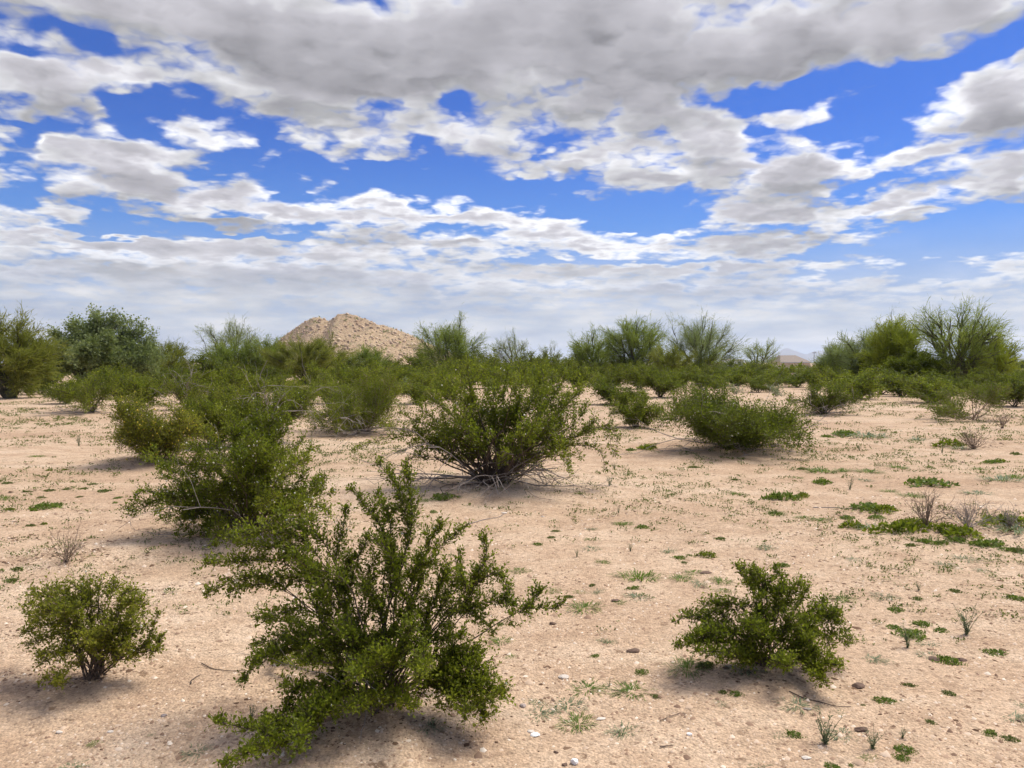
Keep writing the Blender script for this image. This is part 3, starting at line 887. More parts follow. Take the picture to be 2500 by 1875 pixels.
def far_range(name, label_pts, depth, mat, thick=900.0):
    xs = np.array([px_x(a, depth) for a, _ in label_pts]); zs = np.array([px_z(b, depth) for _, b in label_pts])
    fx = np.linspace(xs[0], xs[-1], 160); z = np.interp(fx, xs, zs)
    r = np.random.default_rng(len(label_pts)); z = z + lump(fx, fx * 0, 0.01, 4) * 6 * (z > -4)
    rows = []
    for k, (dy, s) in enumerate(((-thick, -0.25), (-thick * 0.55, 0.38), (-thick * 0.25, 0.75), (0, 1.0), (thick * 0.6, 0.3), (thick, -0.3))):
        zz = z * s + (r.normal(0, 9, len(fx)) if 0 < k < 5 and k != 3 else 0)
        rows.append(np.stack([fx, np.full_like(fx, depth + dy), zz - (30 if s < 0 else 0)], -1))
    V = np.concatenate(rows); n = len(fx)
    i = np.arange(5)[:, None] * n; j = np.arange(n - 1)[None]
    F = np.stack([i + j, i + j + 1, i + n + j + 1, i + n + j], -1).reshape(-1, 4)
    g = Geo(); g.add(V, F); o = smooth(g.build(name, mat)); o["kind"] = "structure"
    return o
m_, b_ = new_mat("mountain_rock")
tcn = b_.n("ShaderNodeTexCoord"); nz = b_.noise(tcn.outputs['Object'], 0.004, 5.0, 0.6).outputs['Fac']
M_MOUNT = finish(m_, b_, principled(b_, b_.ramp(nz, [(0.3, (0.10, 0.085, 0.075)), (0.7, (0.20, 0.165, 0.14))]), 0.95, 0.05))
far_range("distant_mountain", [(1780, 900), (1850, 878), (1895, 864), (1912, 851), (1926, 849), (1940, 855), (1955, 862), (1970, 866), (1985, 860), (2010, 857), (2040, 868), (2120, 880), (2200, 900)], 12500.0, M_MOUNT)
far_range("distant_mountain", [(1020, 900), (1140, 880), (1168, 870), (1186, 860), (1205, 861), (1225, 868), (1290, 876), (1400, 880), (1500, 878), (1560, 884), (1640, 900)], 12800.0, M_MOUNT)
far_range("distant_mountain", [(2330, 900), (2420, 876), (2470, 868), (2520, 872), (2640, 866), (2800, 880), (2950, 900)], 12800.0, M_MOUNT)

# ------------------------------------------------------------------ loose gravel near the camera (uncountable)
def scatter(n, rng, y0, y1, power=1.0, half=0.74, xoff=0.0):
    """n points over the ground ahead, denser towards the camera"""
    d = y0 * (y1 / y0) ** (rng.uniform(0, 1, n) ** power)
    x = d * rng.uniform(-half, half, n) + xoff
    return x, d, hgt(x, d)
rng = np.random.default_rng(21)
m_, b_ = new_mat("pebble"); geo_ = b_.n("ShaderNodeNewGeometry")
M_PEB = finish(m_, b_, principled(b_, b_.ramp(geo_.outputs['Random Per Island'], [(0.0, (0.185, 0.115, 0.078)), (0.22, (0.340, 0.225, 0.150)), (0.6, (0.500, 0.360, 0.250)), (0.9, (0.620, 0.480, 0.360)), (1.0, (0.76, 0.66, 0.54))]), 0.9, 0.15))
hexv = np.array([(1, 0, 0), (0.4, 0.85, 0.1), (-0.7, 0.6, 0), (-0.9, -0.4, 0.1), (0.3, -0.9, 0), (0.15, 0.1, 0.75)], float)
hexf = np.array([(0, 1, 5), (1, 2, 5), (2, 3, 5), (3, 4, 5), (4, 0, 5)])
def pebbles(rng, x, y, z, s, flat=1.0):
    n = len(x)
    V = hexv[None] * (1 + rng.normal(0, 0.2, (n, 6, 1))) * s[:, None, None]
    an = rng.uniform(0, 6.28, n); c, q = np.cos(an)[:, None], np.sin(an)[:, None]
    V = np.stack([V[..., 0] * c - V[..., 1] * q + x[:, None], V[..., 0] * q + V[..., 1] * c + y[:, None], V[..., 2] * flat + z[:, None] - 0.001], -1)
    return V.reshape(-1, 3), (np.arange(n)[:, None, None] * 6 + hexf[None]).reshape(-1, 3)
x, y, z = scatter(52000, rng, 2.6, 9.5, 1.15)
keep = (np.sin(x * 2.1 + 0.7) * np.sin(y * 1.7) + 0.5 * np.sin(x * 5.3 + y * 3.1) + rng.normal(0, 0.7, len(x))) > -0.45
x, y, z = x[keep], y[keep], z[keep]
s_ = np.exp(rng.normal(math.log(0.0050), 0.48, len(x))) * (1 + 0.06 * (y - 3))
g = Geo(); g.add(*pebbles(rng, x, y, z, s_))
grav = g.build("gravel", M_PEB); grav["kind"] = "stuff"; tag(grav, "loose tan gravel strewn over the sandy ground", "gravel")

# crumbs of dark litter and dried moss lying in drifts
rng = np.random.default_rng(22)
x, y, z = scatter(36000, rng, 3.2, 34.0, 0.72, 0.9)
keep = (np.sin(x * 0.9 + 2.0) * np.sin(y * 0.55 + 0.6) + 0.6 * np.sin(x * 2.3 - y * 0.9) + rng.normal(0, 0.45, len(x))) > 0.30
x, y, z = x[keep], y[keep], z[keep]
for (mx_, my_, mr_, mh_) in MOUNDS:                    # more of it caught under the shrubs
    k2 = int(420 * mr_)
    xa = mx_ + rng.normal(0, mr_ * 0.62, k2); ya = my_ + rng.normal(0, mr_ * 0.55, k2)
    x = np.concatenate([x, xa]); y = np.concatenate([y, ya])
cl = np.repeat(np.arange(len(x)), 2)
x2 = x[cl] + rng.normal(0, 0.022, len(cl)); y2 = y[cl] + rng.normal(0, 0.022, len(cl))
g = Geo(); g.add(*pebbles(rng, x2, y2, hgt(x2, y2), np.exp(rng.normal(math.log(0.0058), 0.5, len(cl))) * (0.85 + 0.05 * y[cl]), 0.35))
m_, b_ = new_mat("dark_litter"); geo_ = b_.n("ShaderNodeNewGeometry")
M_LIT = finish(m_, b_, principled(b_, b_.ramp(geo_.outputs['Random Per Island'], [(0.0, (0.085, 0.050, 0.032)), (0.6, (0.170, 0.105, 0.066)), (1.0, (0.270, 0.180, 0.115))]), 0.95, 0.05))
lit = g.build("leaf_litter", M_LIT); lit["kind"] = "stuff"; tag(lit, "dark brown crumbs of dry plant litter scattered on the sand", "litter")

# ------------------------------------------------------------------ the creosote bushes in the open, nearest first
def C5(*pts):                     # pixel helper: points of the close-up of the front bush
    return [(400 + a / 2.141, 1100 + b / 2.141) for a, b in pts]
front = [
    (C5((1270, 470), (1255, 290), (1215, 180), (1125, 75)), 0.10, 30), (C5((1290, 400), (1290, 280), (1265, 100)), 0.05, 30), (C5((1160, 480), (1090, 340), (985, 212)), 0.0, 26),
    (C5((1190, 430), (1165, 320), (1118, 232)), 0.12, 24), (C5((1360, 560), (1400, 450), (1450, 385)), 0.10, 32), (C5((1420, 520), (1500, 470), (1565, 400)), -0.02, 26),
    (C5((1560, 800), (1640, 640), (1690, 560), (1670, 462)), 0.05, 26), (C5((1530, 720), (1550, 620), (1548, 530)), 0.10, 22), (C5((1640, 690), (1760, 640), (1800, 760)), -0.02, 26),
    (C5((1600, 835), (1800, 800), (1900, 840), (1965, 740)), 0.02, 30), (C5((1900, 820), (2010, 830), (2085, 800)), 0.02, 20), (C5((1500, 860), (1660, 880), (1720, 940)), 0.06, 26),
    (C5((900, 560), (930, 440), (950, 315)), 0.08, 26), (C5((980, 600), (1030, 540), (1060, 465)), -0.05, 28), (C5((850, 500), (720, 400), (600, 350)), 0.16, 36),
    (C5((780, 500), (560, 420), (430, 430)), 0.10, 38), (C5((700, 540), (480, 500), (350, 450)), 0.02, 34), (C5((640, 600), (400, 580), (235, 590)), -0.04, 30),
    (C5((600, 690), (400, 680), (240, 740)), -0.10, 30), (C5((620, 720), (460, 700), (350, 740)), -0.02, 30), (C5((820, 640), (720, 620), (640, 560)), 0.0, 36),
    (C5((900, 740), (800, 690), (700, 680)), -0.12, 38), (C5((960, 800), (930, 690), (960, 600)), -0.06, 36), (C5((1060, 760), (1080, 640), (1110, 560)), 0.04, 34),
    (C5((1180, 720), (1200, 600), (1190, 500)), 0.02, 34), (C5((1300, 800), (1340, 660), (1330, 560)), 0.06, 32), (C5((1400, 800), (1450, 690), (1480, 600)), 0.0, 30),
    (C5((1420, 880), (1480, 760), (1500, 680)), 0.12, 28), (C5((1000, 900), (880, 800), (800, 760)), -0.22, 38), (C5((1130, 900), (1120, 790), (1050, 720)), -0.20, 38),
    (C5((1260, 900), (1280, 820), (1240, 740)), -0.18, 36), (C5((880, 880), (700, 830), (560, 870)), -0.06, 36), (C5((840, 940), (640, 900), (500, 880)), 0.06, 32),
    (C5((820, 960), (620, 980), (500, 1010)), -0.14, 32), (C5((760, 1000), (560, 1060), (470, 1110)), -0.22, 28), (C5((700, 1040), (500, 1120), (420, 1190)), -0.20, 24),
    (C5((960, 1040), (820, 1010), (740, 1090)), -0.34, 34), (C5((1100, 1060), (1000, 980), (930, 960)), -0.36, 34), (C5((1250, 1050), (1260, 980), (1300, 920)), -0.34, 34),
    (C5((1380, 1020), (1480, 980), (1560, 960)), -0.16, 32), (C5((1400, 1100), (1540, 1060), (1640, 1040)), -0.10, 34), (C5((1420, 1160), (1600, 1120), (1690, 1200)), -0.22, 52),
    (C5((1430, 1200), (1620, 1230), (1760, 1280)), -0.25, 52), (C5((1420, 1220), (1600, 1310), (1670, 1400)), -0.30, 50), (C5((1380, 1240), (1520, 1290), (1580, 1370)), -0.32, 44),
    (C5((940, 1230), (760, 1250), (640, 1240)), -0.36, 34), (C5((920, 1270), (720, 1330), (560, 1400)), -0.50, 32), (C5((900, 1290), (700, 1420), (520, 1460), (290, 1420)), -0.62, 26),
    (C5((920, 1300), (740, 1440), (700, 1560)), -0.66, 28), (C5((900, 1300), (640, 1460), (480, 1540), (330, 1640)), -0.78, 28), (C5((900, 1310), (700, 1480), (560, 1540), (440, 1580)), -0.76, 30),
    (C5((1000, 1270), (900, 1320), (820, 1370)), -0.42, 32), (C5((1120, 1270), (1060, 1310), (960, 1340)), -0.48, 30), (C5((1220, 1260), (1250, 1300), (1300, 1340)), -0.44, 28),
    (C5((1090, 1180), (1030, 1130), (1000, 1180)), -0.46, 30), (C5((1200, 1140), (1180, 1100), (1120, 1060)), -0.46, 32), (C5((1330, 1120), (1360, 1080), (1340, 1180)), -0.44, 30),
]
MAIN_GROUP = "creosote bushes in the open sand"
drawn_shrub("large dark green creosote bush in the foreground, its tallest sprig leaning left", (930, 1712), front, 11, 0.0125, 0.0074, 78, M_CREO, MAIN_GROUP,
            depth_jit=0.05, clones=1, clone_shrink=0.78, clone_p=0.18, twig_r=0.0011, stem_r=0.0085, dead=5, dead_len=0.38, seeds=70, rscale=1.25)

def C7(*pts):
    return [(a / 3.95, 1300 + b / 3.95) for a, b in pts]
left = [
    (C7((700, 700), (500, 620), (330, 610)), 0.0, 34), (C7((640, 800), (420, 740), (270, 690)), -0.05, 32), (C7((700, 640), (600, 570), (470, 545)), 0.08, 32),
    (C7((820, 640), (760, 560), (700, 490)), 0.05, 30), (C7((880, 640), (880, 560), (850, 480)), 0.10, 30), (C7((940, 620), (960, 560), (965, 470)), 0.0, 28),
    (C7((1050, 640), (1100, 560), (1100, 465)), 0.05, 30), (C7((1150, 640), (1210, 590), (1280, 560)), 0.0, 30), (C7((1180, 720), (1290, 650), (1370, 700)), -0.05, 30),
    (C7((640, 900), (420, 900), (260, 960)), -0.08, 34), (C7((700, 980), (460, 1010), (270, 1090)), -0.10, 32), (C7((600, 760), (440, 820), (330, 860)), 0.10, 34),
    (C7((760, 860), (640, 760), (560, 690)), -0.10, 36), (C7((860, 820), (820, 720), (740, 660)), -0.12, 34), (C7((1100, 820), (1150, 730), (1180, 640)), -0.10, 32),
    (C7((700, 1080), (560, 1130), (420, 1180)), -0.16, 30), (C7((760, 1160), (560, 1200), (380, 1260)), -0.16, 26), (C7((800, 1280), (660, 1330), (540, 1400), (600, 1470)), -0.26, 26),
    (C7((1100, 980), (1200, 900), (1290, 860)), -0.04, 32), (C7((1180, 1060), (1320, 960), (1400, 900)), 0.0, 26), (C7((1240, 1180), (1440, 1060), (1480, 900), (1530, 790)), -0.05, 22),
    (C7((1260, 1170), (1480, 1120), (1560, 1000)), -0.08, 22), (C7((1380, 1100), (1490, 1150), (1520, 1120)), -0.10, 22), (C7((1040, 1120), (1130, 1080), (1240, 1100)), -0.14, 30),
    (C7((900, 1100), (860, 1040), (800, 1000)), -0.18, 34), (C7((1000, 1060), (1020, 980), (1060, 920)), -0.16, 30), (C7((980, 1200), (1100, 1180), (1240, 1210)), -0.16, 24),
    (C7((820, 980), (700, 900), (620, 860)), -0.18, 36), (C7((1240, 800), (1360, 780), (1380, 820)), 0.06, 26),
]
drawn_shrub("small rounded creosote bush standing alone at the lower left", (228, 1650), left, 12, 0.0125, 0.0082, 70, M_CREO_Y, MAIN_GROUP,
            depth_jit=0.06, clones=0, twig_r=0.0011, stem_r=0.0085, seeds=12, rscale=1.1, base_r=0.03)

def C6(*pts):
    return [(1600 + a / 3.687, 1330 + b / 3.687) for a, b in pts]
right = [
    (C6((900, 470), (820, 330), (730, 190)), 0.10, 24), (C6((960, 440), (900, 340), (800, 210)), 0.05, 24), (C6((1000, 480), (960, 350), (930, 240)), 0.0, 28), (C6((1020, 420), (1010, 330), (1060, 290)), 0.08, 26),
    (C6((1150, 430), (1120, 290), (1080, 195)), 0.06, 20), (C6((1180, 520), (1230, 400), (1290, 350)), 0.05, 30), (C6((1300, 560), (1340, 460), (1370, 400)), 0.0, 26), (C6((1080, 560), (1090, 470), (1150, 400)), -0.05, 28),
    (C6((940, 620), (930, 520), (960, 460)), -0.08, 28), (C6((820, 640), (640, 540), (440, 540)), 0.10, 26), (C6((780, 600), (640, 520), (560, 540)), 0.04, 26), (C6((700, 660), (560, 600), (420, 620)), 0.12, 26),
    (C6((640, 760), (480, 690), (340, 640), (180, 690)), 0.04, 16), (C6((400, 690), (320, 650), (270, 615)), 0.04, 18), (C6((1400, 660), (1490, 600), (1520, 510)), 0.02, 28), (C6((1480, 680), (1600, 660), (1690, 760), (1750, 860)), -0.02, 22),
    (C6((1540, 700), (1620, 600), (1630, 640)), 0.0, 26), (C6((1520, 800), (1620, 800), (1720, 900)), -0.08, 20), (C6((1440, 820), (1560, 850), (1570, 930)), -0.10, 24), (C6((1350, 660), (1420, 600), (1440, 560)), 0.05, 26),
    (C6((900, 860), (640, 800), (400, 790)), -0.06, 30), (C6((860, 920), (560, 890), (220, 900)), -0.16, 26), (C6((820, 960), (600, 960), (380, 960)), -0.22, 26), (C6((800, 840), (620, 780), (480, 800)), 0.06, 30),
    (C6((1000, 860), (880, 760), (800, 720)), -0.10, 32), (C6((1150, 840), (1180, 740), (1240, 660)), -0.12, 32), (C6((1300, 840), (1380, 760), (1440, 700)), -0.10, 30), (C6((1060, 900), (1020, 820), (960, 780)), -0.22, 32),
    (C6((1240, 940), (1320, 880), (1400, 860)), -0.22, 32), (C6((1300, 1000), (1420, 960), (1560, 1010)), -0.26, 28), (C6((1340, 1040), (1500, 1060), (1640, 1080)), -0.30, 24), (C6((1320, 1060), (1440, 1140), (1520, 1240)), -0.40, 24),
    (C6((1280, 1040), (1420, 1100), (1500, 1150)), -0.34, 24), (C6((900, 1000), (760, 1000), (600, 1010)), -0.26, 28), (C6((1000, 1020), (900, 1040), (800, 1060)), -0.30, 28), (C6((1120, 1030), (1140, 1050), (1200, 1090)), -0.30, 28),
    (C6((1060, 680), (1100, 620), (1120, 560)), 0.05, 26), (C6((700, 880), (500, 850), (300, 850)), 0.0, 24),
]
drawn_shrub("low sprawling creosote bush at the lower right with a flat branch reaching left", (1868, 1618), right, 13, 0.0125, 0.0076, 80, M_CREO, MAIN_GROUP,
            depth_jit=0.05, clones=0, twig_r=0.0011, stem_r=0.0075, rscale=1.2, base_r=0.03)

def C4(*pts):
    return [(200 + a / 3.16, 900 + b / 3.16) for a, b in pts]
second = [
    (C4((1150, 760), (1020, 580), (960, 480)), 0.1, 30), (C4((1250, 700), (1180, 540), (1240, 480)), 0.1, 32), (C4((1300, 640), (1320, 460), (1330, 350)), 0.3, 34), (C4((1400, 640), (1440, 480), (1460, 420)), 0.2, 32),
    (C4((1450, 640), (1540, 500), (1600, 420)), 0.3, 30), (C4((1500, 720), (1620, 620), (1700, 560)), 0.1, 30), (C4((1560, 780), (1700, 700), (1770, 620)), 0.0, 24), (C4((1040, 780), (900, 640), (850, 600)), 0.2, 28),
    (C4((1000, 840), (800, 740), (640, 740)), 0.1, 32), (C4((900, 840), (700, 780), (500, 700)), 0.15, 28), (C4((860, 900), (720, 860), (600, 820)), -0.1, 30), (C4((900, 980), (720, 960), (600, 1000)), -0.1, 28),
    (C4((640, 1000), (520, 940), (420, 960), (390, 1120)), -0.1, 24), (C4((700, 1000), (560, 1020), (460, 1080), (360, 1090)), -0.05, 26), (C4((800, 1060), (680, 1080), (640, 1160)), -0.2, 28), (C4((960, 1100), (780, 1180), (740, 1280)), -0.35, 22),
    (C4((1000, 1120), (860, 1160), (820, 1220)), -0.3, 28), (C4((1060, 1160), (960, 1240), (960, 1330)), -0.4, 26), (C4((1140, 1180), (1080, 1260), (1020, 1380)), -0.45, 26), (C4((1100, 900), (1040, 760), (1000, 700)), -0.1, 36),
    (C4((1200, 900), (1200, 780), (1180, 680)), -0.2, 38), (C4((1320, 900), (1360, 780), (1340, 700)), -0.2, 38), (C4((1420, 920), (1480, 800), (1500, 720)), -0.15, 34), (C4((1540, 960), (1660, 860), (1720, 800)), 0.0, 30),
    (C4((1600, 1000), (1760, 900), (1840, 860)), 0.05, 26), (C4((1620, 1020), (1800, 980), (1920, 960)), 0.0, 26), (C4((1640, 1080), (1820, 1060), (1900, 1100)), -0.1, 26), (C4((1480, 1080), (1620, 1080), (1700, 1040)), -0.2, 30),
    (C4((1240, 1060), (1300, 960), (1360, 900)), -0.3, 34), (C4((1120, 1040), (1060, 940), (980, 900)), -0.3, 34), (C4((1000, 1000), (900, 920), (820, 900)), -0.2, 32), (C4((1340, 1100), (1420, 1040), (1500, 980)), -0.35, 30),
    (C4((1760, 960), (1860, 900), (1870, 830)), 0.05, 22), (C4((1180, 560), (1130, 420), (1100, 330)), 0.3, 34), (C4((1330, 540), (1350, 390), (1360, 270)), 0.35, 34), (C4((1480, 540), (1540, 390), (1570, 310)), 0.3, 30),
]
drawn_shrub("broad creosote bush dotted with white seed balls, right behind the front bush", (612, 1300), second, 14, 0.018, 0.0135, 44, M_CREO, MAIN_GROUP,
            depth_jit=0.15, clones=1, twig_r=0.0015, stem_r=0.012, dead=9, dead_len=0.75, seeds=420, rscale=1.2)

def C2(*pts):
    return [(800 + a / 2.458, 700 + b / 2.458) for a, b in pts]
central = [
    (C2((900, 760), (860, 620), (840, 470)), 0.2, 34), (C2((960, 760), (960, 620), (930, 520)), 0.2, 36), (C2((1040, 740), (1060, 600), (1080, 500)), 0.3, 36), (C2((1120, 740), (1160, 600), (1180, 490)), 0.2, 36),
    (C2((1200, 740), (1260, 620), (1290, 500)), 0.3, 36), (C2((1280, 760), (1360, 640), (1420, 560)), 0.2, 36), (C2((1340, 800), (1440, 700), (1500, 640)), 0.1, 34), (C2((840, 780), (760, 680), (740, 590)), 0.2, 34),
    (C2((780, 820), (680, 720), (620, 640)), 0.1, 32), (C2((760, 850), (640, 800), (540, 700)), 0.0, 30), (C2((720, 880), (560, 830), (440, 760)), 0.1, 26), (C2((700, 900), (560, 880), (470, 850)), -0.1, 26),
    (C2((720, 960), (560, 940), (440, 990)), -0.1, 24), (C2((760, 960), (640, 960), (560, 1000)), -0.2, 28), (C2((560, 900), (420, 900), (280, 930), (160, 985)), 0.1, 16), (C2((860, 880), (760, 880), (700, 940)), -0.3, 30),
    (C2((880, 860), (860, 760), (880, 680)), -0.2, 36), (C2((1000, 860), (1000, 740), (1000, 640)), -0.3, 38), (C2((1120, 860), (1140, 720), (1120, 620)), -0.3, 38), (C2((1240, 860), (1280, 740), (1280, 640)), -0.2, 36),
    (C2((1320, 880), (1400, 780), (1400, 700)), -0.1, 34), (C2((1380, 880), (1500, 800), (1540, 720)), 0.0, 28), (C2((1400, 920), (1520, 880), (1600, 800)), 0.05, 24), (C2((1500, 900), (1640, 840), (1740, 900), (1720, 1000)), 0.0, 20),
    (C2((1560, 880), (1680, 860), (1700, 960)), -0.05, 18), (C2((1440, 960), (1600, 960), (1650, 1010), (1665, 1100)), -0.1, 13), (C2((1300, 940), (1380, 940), (1440, 1010)), -0.3, 26), (C2((1060, 1000), (1080, 940), (1090, 920)), -0.5, 24),
    (C2((1060, 1060), (1070, 1030), (1080, 1000)), -0.55, 20), (C2((940, 980), (900, 920), (860, 900)), -0.4, 26), (C2((1180, 960), (1220, 900), (1300, 880)), -0.4, 28),
    (C2((860, 740), (800, 600), (700, 560)), 0.5, 30), (C2((1360, 760), (1480, 660), (1520, 580)), 0.5, 30),
]
central_bush = drawn_shrub("largest creosote bush at the centre, a fan of bare stems and grey dead branches below", (1198, 1178), central, 15, 0.024, 0.0200, 32, M_CREO, MAIN_GROUP,
            depth_jit=0.25, clones=1, twig_r=0.002, stem_r=0.017, dead=0, seeds=120, rscale=1.15, base_r=0.13)
rng = np.random.default_rng(151)
for k in range(26):              # the grey skirt of dead branches arching down to the sand
    g = Geo(); an = rng.uniform(0, 6.28)
    fork_branch(g, rng, (0.12 * math.cos(an), 0.12 * math.sin(an), 0.03), (math.cos(an), math.sin(an), rng.uniform(0.12, 0.75)), rng.uniform(0.7, 1.15), 0.010, 2, droop=rng.uniform(0.05, 0.12))
    g.build("dead_branch", M_DEAD if k % 4 else M_BARK, central_bush)
for k in range(30):              # bare dark stems fanning out of the root crown
    g = Geo(); an = rng.uniform(0, 6.28)
    fork_branch(g, rng, (0.1 * math.cos(an), 0.1 * math.sin(an), 0.0), (math.cos(an) * 0.75, math.sin(an) * 0.75, rng.uniform(0.4, 1.2)), rng.uniform(0.5, 0.95), 0.012, 1, droop=-0.02)
    g.build("bare_stem", M_BARK, central_bush)

# ---- mid-distance bushes grown by rule
def mid(label, base_px, w_px, h_px, seed, mat, n=13, bare=0.35, dead=0, dead_len=0.5, seeds=0, flowers=0, flat=0.0, spread=72, group=MAIN_GROUP, wood=M_BARK, dens=1.0, tw=0.16, lean=(0, 0), name="creosote_bush", leafk=1.0, dead_up=(0.1, 0.6), dead_h=0.02, merge=False, dead_droop=0.06, depth=0.9, arch=1.0):
    base = G(*base_px); D = base[1]; pm = D / FPX
    Wm, Hm = w_px * pm, h_px * pm
    leaf = leafk * (0.014 + 0.0014 * D)
    parts = grow_creosote(seed, Wm * 1.08, Hm * 0.95, n, leaf, leaf * 0.85, dens * 830 / D ** 0.8 / max(0.6, Wm / 2.2), bare, depth, spread, 4, 0.0006 + 0.0001 * D, 0.007 + 0.0003 * D, flat, tw, lean, arch)
    return shrub_from(label, base, parts, mat, group, name, "bush", wood, seed * 1.3, merge, dead, dead_len * Wm / 2, 0.005 + 0.00035 * D, seed, seeds, flowers, leaf, dead_up, dead_h, dead_droop)

mid("yellow-flecked creosote bush at left with dark forked stems showing below its crown", (372, 1122), 310, 175, 31, M_CREO_Y, n=20, bare=0.45, flowers=420, seeds=60, spread=80, dens=0.85)
mid("creosote bush with arching dead grey twigs on top, behind the seed-dotted bush", (640, 1085), 300, 162, 32, M_CREO, n=14, bare=0.3, dead=14, dead_len=1.1, seeds=50, dead_up=(0.5, 1.4), dead_h=0.25, dead_droop=0.10)
mid("creosote bush left of the central one with wide-spread bare grey lower branches", (884, 1054), 300, 150, 33, M_CREO, n=20, bare=0.42, dead=18, dead_len=1.15, spread=82, dead_up=(0.05, 0.5), wood=M_DRY)
mid("leafy creosote bush squeezed between the yellow-flecked and the seed-dotted bush", (520, 1095), 210, 148, 45, M_CREO, n=14, bare=0.3, dead=5, dead_len=0.8, seeds=40)
mid("creosote bush behind the arching dead twigs, left of the one with bare grey branches", (712, 1020), 170, 95, 46, M_CREO, n=13, bare=0.3, dead=4)
mid("small creosote bush between the central bush and the big bush to its right", (1552, 1042), 145, 88, 34, M_CREO, n=11, bare=0.3, dens=1.2)
mid("big broad dark creosote bush right of centre, its crown resting on the sand", (1782, 1088), 415, 158, 35, M_CREO_D, n=26, bare=0.22, dead=12, dead_len=1.0, seeds=150, spread=92, dens=1.0, leafk=1.15)
mid("rounded creosote bush with dead wood at its foot, right of the big dark bush", (2012, 1004), 185, 80, 36, M_CREO_D, n=13, bare=0.3, dead=14, dead_len=0.7, spread=80)
mid("umbrella-shaped creosote bush on bare tan stems near the right edge", (2372, 1020), 265, 98, 37, M_CREO_D, n=13, bare=0.62, spread=74, wood=M_DRY, flat=0.35, tw=0.13, arch=-0.6)
mid("creosote bush on short bare stems at left in front of the blue-green tree", (226, 998), 200, 105, 38, M_CREO, n=13, bare=0.5, dead=8, dead_len=0.9, spread=76, dead_up=(0.02, 0.2))
mid("bush topped with tangled pale grey dead branches, behind the yellow-flecked bush", (462, 1002), 150, 100, 39, M_CREO, n=10, bare=0.35, dead=14, dead_len=1.3, dead_up=(0.8, 2.2), dens=0.8)

# ---- grey-green brittlebushes: small silvery domes
SAGE_GROUP = "silvery brittlebushes among the creosote"
def sage(label, base_px, w_px, h_px, seed):
    base = G(*base_px); pm = base[1] / FPX
    parts = grow_creosote(seed, w_px * pm, h_px * pm, 9, 0.05, 0.035, 26, 0.2, 1.0, 80, 2, 0.003, 0.008, 0.0, 0.22)
    return shrub_from(label, base, parts, M_SAGE, SAGE_GROUP, "brittlebush", "bush", M_DRY, 0.3, True)
sage("silvery dome of brittlebush behind the big dark bush, left of the pair", (1795, 962), 52, 26, 41)
sage("silvery dome of brittlebush behind the big dark bush, right of the pair", (1893, 968), 48, 32, 42)
sage("silvery grey brittlebush just left of the central bush's crown", (985, 968), 72, 48, 43)
sage("small silvery brittlebush above the central bush, left of the dark twiggy shrub", (1482, 945), 34, 28, 44)

# ---- dead and dry shrubs
DRY_GROUP = "dry leafless shrubs"
def dry(label, base_px, w_px, h_px, seed, n=16, mat=M_DRY, r=0.004, depth_=2, lean=0.0, name="dry_shrub"):
    base = G(*base_px); pm = base[1] / FPX
    root = empty(name, base, label, "shrub", DRY_GROUP)
    rng = np.random.default_rng(seed)
    for k in range(n):
        g = Geo(); an = rng.uniform(0, 6.28); o = rng.uniform(0.55, 1.0)
        q = rng.uniform(0.15, 1.0)
        d = np.array((math.cos(an) * q * w_px / 2 + lean * w_px, math.sin(an) * q * w_px / 2, h_px * math.sqrt(max(0.05, 1 - q * q * 0.75)))) * pm
        fork_branch(g, rng, (rng.normal(0, 0.012), rng.normal(0, 0.012), 0.0), d, np.linalg.norm(d) * o, r, depth_, 3, 0.45, -0.01)
        g.build("twig", mat, root)
    return root
dry("dry leafless twiggy shrub on a low sand mound at the left", (162, 1372), 150, 62, 51, n=22, r=0.0028)
dry("round dry grey-brown shrub at right beside a small dark green patch", (2378, 1090), 86, 42, 52, n=26, r=0.006)
dry("small dead branching shrub just below the umbrella-shaped bush", (2448, 1046), 70, 42, 53, n=9, r=0.010)
dry("tall dry brown twigs rising from the green patch at right", (2262, 1283), 100, 90, 54, n=20, r=0.004)
dry("grey dry bush sprawling at the right end of the green patch", (2362, 1288), 150, 62, 55, n=26, mat=M_DEAD, r=0.0035)
dry("low grey tangle of dry twigs at the right edge on the sand bank", (2462, 1284), 120, 34, 56, n=20, mat=M_DEAD, r=0.004)

# ------------------------------------------------------------------ trees along the wash
TREE_GROUP = "desert trees along the skyline"
def put_tree(name, label, x, y_base, w_px, top, seed, mat, **kw):
    base = G(x, y_base); pm = base[1] / FPX
    W, H = w_px * pm, (y_base - top) * pm
    return tree_from(name, label, base, grow_tree(seed, W, H, **kw), mat, TREE_GROUP, rz=0.0)
FE = dict(limbs=11, twigs=22, twig_len=0.75, ribbon=0.022, sub=7)
put_tree("mesquite_tree", "olive-brown mesquite tree cut off by the left edge", 25, 972, 215, 772, 61, M_PALO_O, limbs=13, twigs=26, twig_len=0.6, ribbon=0.024, sub=9, low=0.04, leaf=0.07, leaf_n=2)
put_tree("ironwood_tree", "dense blue-green tree with a pointed crown at left", 228, 950, 250, 757, 62, M_IRON, limbs=15, twigs=22, twig_len=0.55, ribbon=0.02, sub=9, low=0.05, leaf=0.14, leaf_n=6, broad=True, feather=0.5)
put_tree("ironwood_tree", "lower blue-green tree merging with the right side of the dense pointed one", 325, 948, 130, 805, 63, M_IRON, limbs=10, twigs=22, twig_len=0.5, ribbon=0.02, sub=8, low=0.05, leaf=0.13, leaf_n=5, broad=True, feather=0.5)
put_tree("palo_verde", "low pale olive tree right of the dense blue-green trees", 405, 935, 120, 828, 64, M_PALO_O, **FE)
